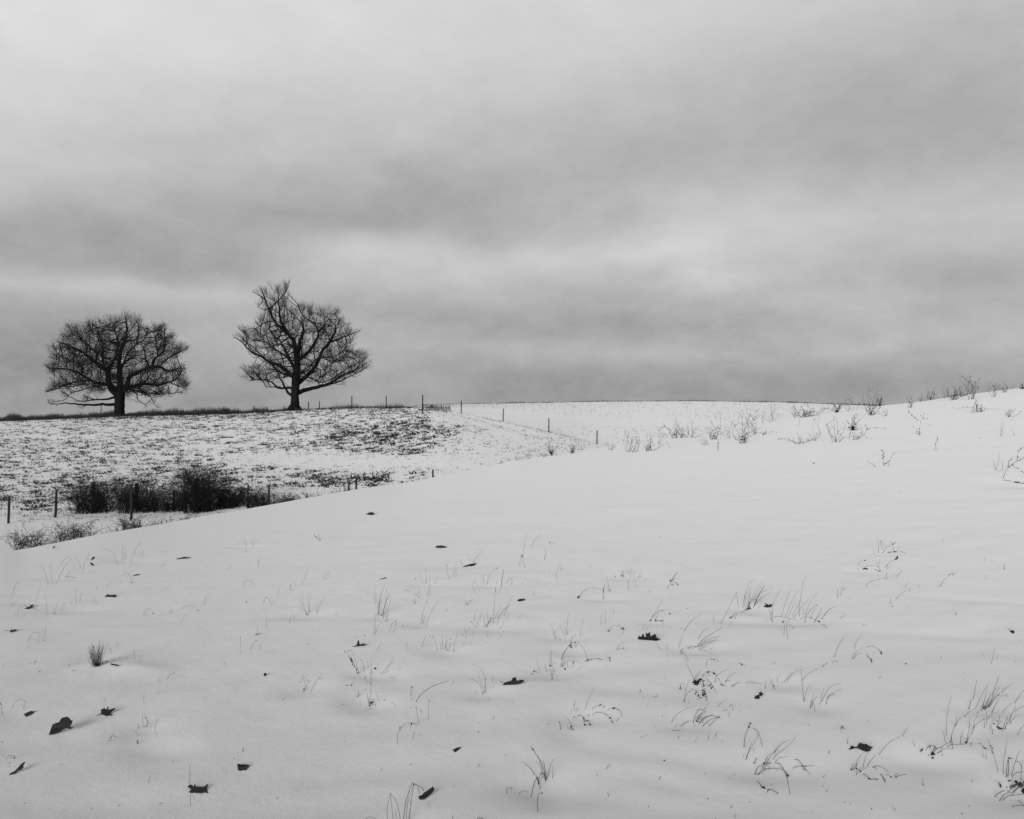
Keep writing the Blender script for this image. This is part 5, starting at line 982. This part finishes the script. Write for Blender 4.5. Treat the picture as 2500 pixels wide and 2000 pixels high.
tree('oak_tree', 'broad rounded bare oak with clinging leaves, left tree on the skyline', (80, 720, 5.133), 120,
 [(1085, 1500, 66), (1085, 1430, 62), (1088, 1340, 60), (1090, 1270, 62), (1095, 1190, 64)],
 [(34, "1095,1200 1095,1100 1095,1000 1085,850 1090,700 1160,540 1180,400 1160,260"), (36, "1060,1260 980,1150 945,1000 930,930 850,870 740,780 600,680 500,640 420,600 330,560"),
  (20, "945,1000 965,880 1030,770 1070,620 1050,480 1000,370"), (15, "900,900 870,750 880,630 830,480 800,400 750,340"), (12, "800,830 790,700 640,570 540,500 470,460"),
  (22, "1070,1200 1000,1120 900,1100 750,1060 620,980 470,920 330,900 220,900 160,860"), (11, "620,980 600,850 430,790 330,730 250,620"), (9, "700,1060 560,1060 420,1110 300,1150 180,1190"),
  (17, "1060,1350 1020,1350 850,1350 780,1360 640,1350 440,1335 300,1340 210,1325 190,1280"), (15, "1060,1260 1000,1270 880,1290 780,1290 620,1240"), (7, "780,1290 620,1310 480,1260 340,1160"),
  (7, "700,1350 660,1370 610,1385"), (8, "900,1100 700,1140 560,1190 480,1210 420,1280 330,1310 250,1310"), (27, "1120,1200 1180,1110 1210,1000 1320,950 1450,890 1520,870 1620,890 1700,930 1850,900"),
  (10, "1450,880 1410,760 1390,640 1310,590 1250,640"), (14, "1500,880 1530,780 1640,670 1660,520 1640,380"), (10, "1560,730 1540,550 1500,440 1440,400"), (9, "1560,880 1680,790 1780,720 1930,650"),
  (23, "1130,1180 1200,1140 1300,1110 1450,1090 1600,1100 1720,1060 1820,1020 1870,920"), (11, "1400,1090 1460,1000 1500,880"), (8, "1700,1080 1800,1110 1930,1150"), (8, "1140,1180 1250,1170 1350,1190 1500,1210 1680,1220 1860,1190"),
  (12, "1140,1190 1240,1170 1300,1220 1310,1280 1350,1330 1415,1350"), (4, "1350,1190 1450,1240 1500,1300 1550,1380"), (19, "1100,960 1130,850 1240,770 1310,720"), (9, "1130,850 1200,700 1290,600 1380,560 1440,460"),
  (5, "860,1355 850,1390 862,1425"), (6, "980,900 900,800 760,800 620,770"), (8, "1160,540 1280,540 1330,420 1300,300"), (7, "870,750 700,640 600,520 560,400"), (5, "1240,770 1300,690 1250,640 1230,560")],
 "140,915 160,830 250,820 170,700 200,620 290,560 350,520 370,430 430,350 560,340 640,370 700,270 800,300 900,260 1000,250 1160,185 1260,220 1390,270 1370,360 1440,400 1500,350 1660,345 1680,420 1780,430 1790,500 1760,580 1870,590 1950,640 1940,720 1760,800 1700,840 1860,860 1930,980 1970,1160 1850,1160 1700,1110 1640,1290 1450,1260 1330,1260 1290,1180 1250,1290 1290,1320 1160,1330 1150,1220 1000,1240 900,1220 850,1240 700,1260 620,1240 700,1180 500,1150 400,1160 160,1200 180,1130 350,1040 300,990 200,970",
 5, 1.0)
tree('bare_tree', 'tall bare tree with a high left spire of branches, right tree on the skyline', (540, 660, 4.54), 120,
 [(812, 1552, 64), (818, 1480, 50), (818, 1400, 44), (822, 1300, 47), (832, 1180, 48), (845, 1060, 38)],
 [(25, "845,1060 850,950 880,780 910,680 900,600 840,520"), (26, "840,1060 830,900 800,770 720,690 600,570 540,450 490,330 450,230"), (14, "720,690 660,550 640,400 640,330 700,260 750,160"), (8, "550,440 600,360 660,310 720,230"),
  (6, "490,330 420,270 350,230"), (6, "540,450 470,430 410,410"), (18, "810,1160 770,1000 700,870 640,760 610,740 520,640"), (10, "630,760 655,720 660,680"), (21, "810,1180 760,1150 660,1060 540,1020 440,950 340,900 250,820 180,755 135,745"),
  (6, "270,835 280,750 230,660"), (10, "790,1180 680,1140 600,1080 560,1040 470,970 360,960"), (15, "790,1400 760,1370 710,1300 620,1120 560,1030"), (13, "790,1300 640,1300 560,1240 430,1210 310,1215"), (8, "690,1300 600,1295 500,1290 480,1250"),
  (7, "330,1210 300,1150 240,1080"), (22, "850,1355 980,1310 1150,1270 1250,1220 1400,1140 1500,1090 1560,1000"), (9, "1060,1300 1250,1250 1390,1190 1540,1120 1640,1050"), (23, "850,1270 980,1140 1080,1000 1110,900 1210,800 1350,740 1500,680"),
  (12, "1210,800 1270,660 1250,590 1180,520"), (11, "860,1160 960,1100 1040,980"), (20, "860,1010 890,970 990,870 1060,750 1080,700 1040,600 930,520 880,450"), (10, "1080,700 1160,580 1100,500"), (8, "880,990 900,800 920,680"), (8, "1090,970 1240,960 1340,900 1430,780"),
  (7, "870,1120 1000,1050 1120,1100 1250,1000 1380,930"), (8, "960,1220 1100,1240 1200,1210 1300,1150"), (11, "790,1010 720,950 640,900 540,830 480,790 430,700 370,650"), (9, "820,880 740,790 700,700"), (7, "1150,850 1250,700 1300,600 1280,500"), (7, "650,960 700,1060 720,1150"),
  (6, "800,770 850,690 760,620"), (7, "1210,800 1180,700 1140,620"), (5, "885,1330 900,1310 915,1300")],
 "130,745 200,700 170,640 250,620 330,650 370,680 350,600 440,490 480,470 380,410 400,390 470,400 400,300 340,225 430,190 560,150 640,160 700,140 770,130 760,280 820,295 730,330 740,400 830,430 880,350 990,350 1030,410 1090,400 1250,410 1350,450 1400,560 1430,620 1520,680 1510,740 1460,800 1440,890 1500,900 1550,870 1600,890 1670,950 1640,1080 1540,1170 1400,1240 1330,1270 1200,1290 1100,1290 960,1290 900,1250 780,1230 700,1290 500,1280 330,1250 200,1180 200,1110 290,1040 400,1050 520,1080 480,1000 330,930 280,910 330,860 250,830",
 9, 0)

# ------------------------------------------------------------------ brush in the valley
def bush(label, u, vb, Y, w, h, n, kind='thicket_bush', dens=1.0, arch=.5, group='leafless bushes along the valley fence', r0=.012, seed=0):
    rnd = random.Random(label + str(seed))
    if Y is None: Y = float(hit(u, vb)[1])
    x0 = (u - CX) / FPX * Y; z0 = gz(x0, Y); mpx = Y / FPX
    W_, H_ = w * mpx, max(h, 1) * mpx
    hid = (CY + FPX * (EYE - z0) / Y) - vb
    H_ += max(0, hid) * mpx
    mb = MB(); tw = MB()
    for i in range(n):
        a = rnd.uniform(0, 6.283); br = W_ * .28 * math.sqrt(rnd.random())
        bx, by = x0 + br * math.cos(a), Y + br * math.sin(a) * .8
        bz = gz(bx, by) - .05
        e_ = rnd.uniform(.25, 1.45); a2 = rnd.uniform(0, 6.283)      # tip on a dome: elevation e_, azimuth a2
        R_ = rnd.uniform(.55, 1.0) ** .6
        lx, ly, hh = W_ * .5 * math.cos(e_) * math.cos(a2) * R_, W_ * .5 * math.cos(e_) * math.sin(a2) * R_ * .8, H_ * (.25 + .75 * math.sin(e_)) * R_
        P = []; m_ = 7; dr = arch * rnd.uniform(.2, 1.0)
        wob = Vector((rnd.uniform(-1, 1), rnd.uniform(-1, 1), 0)) * W_ * .06
        for k in range(m_ + 1):
            f = k / m_
            z = hh * (1.25 * f - .25 * f * f) * (1 - dr * .45 * max(0, f - .55) ** 1.2 * 2)
            P.append(Vector((bx, by, bz)) + Vector((lx * f ** 1.5, ly * f ** 1.5, z)) + wob * math.sin(f * 3.14) + Vector((rnd.uniform(-1, 1), rnd.uniform(-1, 1), rnd.uniform(-1, 1))) * .02)
        rr = r0 * rnd.uniform(.6, 1.25)
        mb.tube(P, [rr * (1.1 - .75 * k / m_) for k in range(m_ + 1)], 4)
        for _ in range(int(rnd.uniform(4, 9) * dens)):
            k = rnd.randint(1, m_); p = P[k]; l = H_ * rnd.uniform(.10, .30)
            d = ((P[k] - P[k - 1]).normalized() * .6 + Vector((rnd.uniform(-1, 1), rnd.uniform(-1, 1), rnd.uniform(-.7, .8)))).normalized()
            e = p + d * l + Vector((0, 0, -l * .25 * arch)); mid = p + d * l * .5 + Vector((0, 0, l * .08))
            tw.tube([p, mid, e], [rr * .5, rr * .4, rr * .22], 3)
            for _ in range(2):
                d2 = (d + Vector((rnd.uniform(-1, 1), rnd.uniform(-1, 1), rnd.uniform(-.8, .8)))).normalized()
                tw.tube([mid, mid + d2 * l * .5], [rr * .36, rr * .2], 3)
    root = empty(kind, (x0, Y, z0)); tag(root, label, 'bush', group)
    mb.build('stems', M_BUSH, root, root.location); tw.build('twigs', M_BUSH, root, root.location)
bush('dark tangled bush around the leftmost thick post in the valley', 228, 1250, None, 185, 92, 150, dens=1.5, r0=.014)
bush('dark tangled bush around the pair of posts, left of the big round bush', 335, 1250, None, 175, 98, 150, dens=1.5, r0=.014)
bush('loose bush left side of the big round bush, around the hidden thin post', 410, 1248, None, 140, 62, 110, dens=1.4, r0=.013)
bush('biggest darkest round bush in the valley', 480, 1250, None, 150, 128, 165, dens=1.5, r0=.015)
bush('dense low bush right of the biggest round bush', 558, 1248, 45, 150, 62, 130, dens=1.5, r0=.015)
bush('low bush between the two fence posts at the edge of the near slope', 632, 1238, 44, 100, 48, 80, dens=1.4, r0=.012)
bush('low dark bush right of the slope-edge fence post', 690, 1226, 42, 100, 34, 60, dens=1.2, r0=.012)
bush('sparse scrub trailing off to the right end of the valley thicket', 745, 1216, 41, 110, 22, 34, dens=1.0, r0=.009)
bush('arching bare bush behind the left end of the near ridge', 78, 1345, 33.5, 165, 76, 58, 'arching_bush', 1.0, 1.3, r0=.009)
bush('right-leaning bare bush behind the near ridge at left', 180, 1325, 35, 150, 68, 62, 'arching_bush', 1.1, 1.0, r0=.009)
bush('small bare bush at the foot of the pale leaning post', 325, 1303, 38, 90, 46, 50, 'arching_bush', 1.2, .5, r0=.010)
bush('sparse low bush behind the ridge, under the big round bush', 400, 1286, 38.5, 80, 30, 26, 'arching_bush', 1, .6, r0=.008)
bush('sparse low bush behind the ridge, under the right side of the round bush', 460, 1270, 40, 70, 20, 22, 'arching_bush', 1, .6, r0=.008)
bush('few thin stems behind the ridge between two arching bushes at left', 285, 1306, 37, 40, 34, 12, 'arching_bush', .8, .4, r0=.008)
bush('dark low bramble on the slope edge left of the close pair of posts', 775, 1214, 40, 110, 16, 30, 'bramble', .8, .8, r0=.008)
bush('dark bramble behind the close pair of posts', 848, 1185, 44, 70, 14, 24, 'bramble', .8, .8, r0=.008)
bush('dark bramble right of the close pair of posts', 908, 1188, 42, 80, 18, 30, 'bramble', 1.0, .8, r0=.010)
bush('small bramble left of the lone post stub', 1020, 1172, 36, 60, 12, 30, 'bramble', 1.1, .6, r0=.009)
bush('short twiggy clump on the ridge edge, left of the first seeded weeds', 1232, 1132, 33, 55, 14, 40, 'bramble', 1.1, .4, r0=.008)

# ------------------------------------------------------------------ beaded weeds along the right of the near ridge
WEEDS = [  # label, column, base row, height, width, stems, bead size, darkness
 ('stiff dark weed with a black knot, first big one on the ridge', 1347, 1112, 38, 26, 7, 1.6, 1.6), ('tall thin leaning stem beside the black-knotted ridge weed', 1360, 1115, 44, 12, 1, .8, 1.0), ('low straggly weed just left of the black-knotted one', 1322, 1111, 12, 26, 8, .8, .8),
 ('small upright weed on the ridge, far left of the black-knotted one', 1289, 1117, 22, 10, 4, .8, .9), ('lowest leftmost sprout of the ridge weeds', 1265, 1119, 10, 16, 4, .7, .8),
 ('compact weed cluster between the black knot and the last fence post', 1397, 1107, 26, 24, 8, 1.4, 1.4), ('sparse stalk lying right of the compact cluster', 1420, 1100, 14, 30, 3, .8, .7), ('small bent weed pair right of the last fence post', 1490, 1099, 16, 22, 4, .9, .9),
 ('left leaning weed of the pair of medium weeds right of the fence', 1532, 1104, 46, 24, 5, 1.3, 1.1), ('upright dotted weed of the pair of medium weeds right of the fence', 1550, 1104, 44, 18, 4, 1.6, 1.2), ('cup-shaped dark beaded weed low on the ridge', 1582, 1101, 38, 36, 8, 1.6, 1.3),
 ('zigzag stem right of the cup-shaped weed', 1606, 1085, 42, 20, 3, 1.1, 1.0), ('tiny dropped stalk under the zigzag stem', 1633, 1096, 14, 8, 1, .9, .8), ('dense fan-shaped weed standing up from the ridge', 1646, 1066, 38, 28, 9, 1.4, 1.1),
 ('small dark weed between the fan-shaped and the spreading weed', 1663, 1062, 24, 12, 5, 1.5, 1.2), ('dark-footed weed spreading to the right', 1684, 1066, 38, 44, 7, 1.4, 1.3), ('faint looped weed low in the middle of the ridge weeds', 1722, 1087, 20, 20, 4, 1.0, .9),
 ('large branching dark weed left of the tallest group', 1743, 1073, 42, 40, 7, 1.7, 1.4), ('thin stalk with top beads above the large branching weed', 1766, 1046, 36, 18, 3, 1.2, .9), ('slanted dark stalk lying in front of the large branching weed', 1756, 1101, 24, 8, 1, 2.0, 1.6),
 ('slender weed left of the tallest beaded group', 1781, 1071, 36, 14, 3, 1.3, 1.0), ('straight dark-footed beaded stalk in the tallest group', 1798, 1074, 52, 12, 2, 1.7, 1.4), ('tallest beaded weed group in the middle of the ridge', 1814, 1082, 62, 44, 8, 1.7, 1.5),
 ('arching thin weed right of the tallest beaded group', 1846, 1060, 48, 34, 5, 1.1, .9), ('low tufty weeds on the slope shoulder', 1868, 1062, 11, 28, 7, 1.0, .8), ('faint pair of tall stems at the shoulder of the ridge', 1864, 1033, 30, 8, 2, .9, .8), ('L-shaped weed at the shoulder of the ridge', 1884, 1029, 34, 34, 5, 1.1, .9),
 ('small weed left of the dark scrub patch near the skyline', 1941, 1018, 26, 16, 4, 1.3, 1.1), ('dark scrub patch near the skyline, dense and low', 1969, 1018, 24, 46, 20, 1.6, 1.3), ('short dotted stalk hanging under the dark scrub patch', 1946, 1040, 18, 6, 1, 1.2, .9),
 ('dark tuft crossing the skyline left of the notch', 2042, 1007, 26, 26, 10, 1.7, 1.4), ('tall forked stem crossing the skyline left of the notch', 2072, 1002, 38, 12, 3, 1.2, 1.0), ('thin stem crossing the skyline just left of the notch', 2089, 998, 28, 10, 2, .9, .8),
 ('tall thin dotted stem in the middle right of the weeds', 2004, 1078, 70, 16, 1, 1.0, .8), ('faint dotted vertical stalk left of the tall thin one', 1990, 1074, 58, 6, 2, 1.2, .6), ('low branching weed on the snow under the scrub patch', 1958, 1083, 24, 52, 8, 1.3, 1.2), ('short broken weed right of the low branching weed', 1984, 1077, 18, 36, 4, 1.1, .9),
 ('crooked beaded weed with an arching side stem', 2040, 1080, 62, 44, 6, 1.6, 1.2), ('dark-balled weed reaching right under the notch', 2082, 1051, 34, 36, 6, 2.2, 1.4), ('small weed hanging below the dark-balled one', 2082, 1074, 22, 20, 4, 1.4, 1.0), ('thin slanting weed right of the dark-balled one', 2104, 1064, 22, 22, 3, 1.2, .9),
 ('largest skyline weed, at the notch between the two hills', 2126, 1014, 58, 36, 10, 1.7, 1.4), ('dark upright weed beside the largest skyline weed', 2149, 991, 26, 8, 4, 1.6, 1.4), ('faint sprig below the notch on the snow', 2161, 1016, 16, 18, 4, 1.0, .7), ('forked weed at the left start of the right hill skyline', 2219, 996, 26, 20, 5, 1.3, 1.0),
 ('small weed on the right hill skyline, second from the notch', 2247, 981, 15, 14, 4, 1.0, .9), ('narrow weed on the right hill skyline, third from the notch', 2266, 978, 20, 8, 4, 1.4, 1.1), ('right-reaching weed on the right hill skyline', 2277, 976, 24, 18, 4, 1.2, 1.0),
 ('thin tall weed left of the dense skyline clump', 2310, 971, 26, 14, 4, 1.1, .9), ('dense skyline clump of weeds on the right hill', 2331, 976, 30, 40, 14, 1.6, 1.2), ('low weeds between the skyline clump and the tallest skyline weed', 2352, 968, 18, 24, 8, 1.3, 1.0), ('tallest forked weed on the right hill skyline', 2371, 975, 60, 40, 8, 1.5, 1.3),
 ('Y-shaped weed on the right hill skyline', 2427, 969, 36, 22, 4, 1.2, 1.1), ('small weed right of the Y-shaped skyline weed', 2453, 958, 22, 18, 6, 1.3, 1.0), ('short stem near the right end of the skyline', 2472, 952, 16, 12, 2, 1.0, .9), ('dark weed at the right end of the skyline', 2496, 950, 14, 18, 5, 1.6, 1.4),
 ('low dotted scrub on the right slope, below the tallest skyline weed', 2395, 1006, 26, 36, 8, 2.0, 1.1), ('small dotted weed left of the low dotted scrub', 2376, 1008, 12, 6, 2, 1.2, .9), ('faint ragged weed on the far right slope under the Y-shaped one', 2464, 1015, 16, 12, 4, 1.0, .8)]
for label, u, vb, h, w, n, bead, dk in WEEDS:
    h *= 1.18; w *= 1.15; n = n + (2 if n > 3 else 0)
    rnd = random.Random(label); g = hit(u, vb); Y = float(g[1])
    if Y > 50: g = at(u, vb, float(np.interp(u, _U, _rY)) - .5); Y = float(g[1]); g[2] = gz(g[0], Y)
    mpx = Y / FPX; mb = MB(); sd = MB(); H_, W_ = h * mpx, w * mpx
    for i in range(n):
        bx = g[0] + W_ * rnd.uniform(-.18, .18) * (n > 1); by = Y + rnd.uniform(-.15, .15)
        lx = W_ * (rnd.gauss(0, .30) if n > 1 else rnd.uniform(-.3, .5)); ly = rnd.uniform(-.4, .4) * W_
        hh = H_ * (rnd.uniform(.25, 1.0) if i else 1.0); droop = rnd.random() < .22; pw = rnd.uniform(.6, 2.0)
        if droop: lx *= 2.0; hh *= .7
        P = []; m_ = 7; b0 = Vector((bx, by, gz(bx, by) - .03)); kink = rnd.uniform(-.2, .2) * H_; ph = rnd.uniform(2, 5)
        for k in range(m_ + 1):
            f = k / m_; P.append(b0 + Vector((lx * f ** pw + kink * math.sin(f * ph) + rnd.uniform(-1, 1) * H_ * .03, ly * f, (hh * math.sin(f * 2.5) * .95 if droop else hh * f) + .03 * f)))
        r = .0042 * dk * rnd.uniform(.8, 1.2) * Y / 36
        mb.tube(P, [r * (1.15 - .6 * k / m_) for k in range(m_ + 1)], 4)
        for k in range(1, m_ + 1):
            if rnd.random() < .75:
                q = P[k].lerp(P[k - 1], rnd.random()); sd.blob(q + Vector((rnd.uniform(-1, 1), 0, rnd.uniform(-1, 1))) * .008, .0085 * bead * rnd.uniform(.7, 1.35) * Y / 36, 1.1, rnd)
            if k > 2 and rnd.random() < .30:
                d = Vector((rnd.choice((-1, 1)) * rnd.uniform(.4, 1), rnd.uniform(-.5, .5), rnd.uniform(.3, 1.1))).normalized(); l = H_ * rnd.uniform(.12, .32)
                e = P[k] + d * l; mb.tube([P[k], P[k] + d * l * .5 + Vector((0, 0, -.01)), e], [r * .7, r * .6, r * .4], 3)
                for _ in range(2): sd.blob(P[k].lerp(e, rnd.uniform(.4, 1)), .007 * bead * Y / 36, 1, rnd)
    if dk >= 1.4 and n > 3:
        for _ in range(5): sd.blob((g[0] + rnd.uniform(-.04, .04) * dk, Y, gz(g[0], Y) + rnd.uniform(.03, .25) * H_), .022 * bead * rnd.uniform(.6, 1.2), 1, rnd)
    root = empty('beaded_weed', (g[0], Y, gz(g[0], Y))); tag(root, label, 'weed', 'beaded weeds along the near ridge')
    mb.build('stems', M_BUSH, root, root.location)
    if sd.v: sd.build('buds', M_SEED, root, root.location)

# ------------------------------------------------------------------ uncountable dead grass of the far fields
def scatter(n, ulo, uhi, ylo, yhi, seed):
    r = np.random.RandomState(seed); u = r.uniform(ulo, uhi, n); Y = np.exp(r.uniform(math.log(ylo), math.log(yhi), n))
    x = (u - CX) / FPX * Y; z = ground(x, Y); v = CY + FPX * (EYE - z) / Y
    return u, v, x, Y, z, r
mb = MB(); rnd = random.Random(5)
u, v, x, Y, z, r = scatter(200000, -260, 2200, 34, 250, 3)
d = density(u, v, Y)
clump = .5 + fbm(x * 1.1, Y * .45, 55, 3) * .6
row = v > 0
near_ok = Y > np.interp(u, _U, _rY) + 6
pr = d * np.clip(clump * 1.5 - .05, 0, 1.6)
ok = (r.uniform(0, 1, len(u)) < pr * .62) & near_ok
idxs = np.nonzero(ok)[0]
print('field tufts', len(idxs))
for i in idxs:
    big = d[i] > .45 and rnd.random() < .35
    n = rnd.randint(3, 5) if not big else rnd.randint(7, 10)
    sc = (rnd.uniform(.07, .19) if not big else rnd.uniform(.16, .30)) * (.75 + .5 * d[i]); wd = sc * rnd.uniform(.7, 1.6)
    if u[i] > 1050 and v[i] < 1040: sc *= .6; n = 2
    elif v[i] < 1110 and not big: sc *= 1.25
    for _ in range(n):
        a = rnd.uniform(0, 6.283); bx = x[i] + rnd.gauss(0, wd * .6); by = Y[i] + rnd.gauss(0, wd * .4); bz = z[i] - .02
        tx = bx + math.cos(a) * sc * .8; ty = by + math.sin(a) * sc * .4; w2 = sc * rnd.uniform(.06, .16) * (1.4 if big else 1)
        k = len(mb.v); mb.v += [(bx - w2, by, bz), (bx + w2, by, bz), (tx, ty, bz + sc * rnd.uniform(.25, .8))]; mb.f.append((k, k + 1, k + 2))
tag(mb.build('field_grass', M_DARKBLADE), 'dead grass tufts showing through the snow of the far hillside', 'grass', None, 'stuff')
# tall grass along the crest behind the trees
mb = MB()
def strip(ulo, uhi, n, Yf, hlo, hhi, spread, wfac=1.0):
    for _ in range(n):
        u_ = rnd.uniform(ulo, uhi); Yc_ = Yf(u_) + rnd.uniform(0, 1) * spread; x_ = (u_ - CX) / FPX * Yc_
        cl = .35 + 1.3 * max(0, float(fbm(np.array([u_ * .03]), np.array([Yc_ * .1]), 91, 3)[0]) + .35)
        h = rnd.uniform(hlo, hhi) * min(cl, 1.35); b0 = (x_, Yc_)
        STRIPQ.append((x_, Yc_, h, rnd.uniform(-.25, .25) * h, rnd.uniform(.008, .02) * wfac))
STRIPQ = []
fl = lambda u_: float(np.interp(u_, [-300, 500, 700, 900, 1050], [117, 117, 116, 108, 96]))
strip(-260, 560, 16000, fl, .35, .95, 12, 1.3)
strip(540, 700, 2200, fl, .25, .75, 12, 1.2)
strip(700, 1060, 1500, fl, .15, .5, 10)
strip(1030, 1100, 350, lambda q: 92, .2, .6, 8)
strip(1030, 2160, 7000, lambda q: 250, .15, .55, 16, 2.2)
strip(1010, 2160, 4200, lambda q: 245 - 125 * rnd.random() ** 1.7, .12, .5, 10, 1.4)
strip(800, 1000, 500, lambda q: float(np.interp(q, [800, 900, 1000], [110, 106, 96])), .3, .8, 6)
sx = np.array([q[0] for q in STRIPQ]); sy = np.array([q[1] for q in STRIPQ]); sz = ground(sx, sy)
for (x_, Y_, h, le, w2), z_ in zip(STRIPQ, sz):
    k = len(mb.v); mb.v += [(x_ - w2, Y_, z_ - .05), (x_ + w2, Y_, z_ - .05), (x_ + le, Y_ + le * .3, z_ + h)]; mb.f.append((k, k + 1, k + 2))
tag(mb.build('crest_grass', M_DARKBLADE), 'dark line of tall dead grass along the skyline of the far hill', 'grass', None, 'stuff')
# thin grass at the foot of the right hand fence and between the wheel tracks
mb = MB(); PTS = [(1031, 997), (1126, 1010), (1228, 1031), (1340, 1056), (1450, 1084)]
TR2 = [(1060, 1004), (1120, 1016), (1180, 1030), (1250, 1052), (1320, 1072)]
for path, n, hh in ((PTS, 330, .22), (TR2, 200, .14)):
    for _ in range(n):
        t_ = rnd.uniform(0, len(path) - 1.001); i = int(t_); f = t_ - i
        u_ = path[i][0] * (1 - f) + path[i + 1][0] * f + rnd.gauss(0, 3); v_ = path[i][1] * (1 - f) + path[i + 1][1] * f + rnd.gauss(0, 1.3)
        p = hit(u_, v_)
        if p[1] > 130 or p[1] < float(np.interp(u_, _U, _rY)) + 18: continue
        h = hh * rnd.uniform(.3, 1); w2 = rnd.uniform(.008, .02)
        k = len(mb.v); mb.v += [(p[0] - w2, p[1], p[2] - .02), (p[0] + w2, p[1], p[2] - .02), (p[0] + rnd.uniform(-.4, .4) * h, p[1], p[2] + h)]; mb.f.append((k, k + 1, k + 2))
tag(mb.build('track_grass', M_DARKBLADE), 'thin dead grass along the fence line and wheel track', 'grass', None, 'stuff')
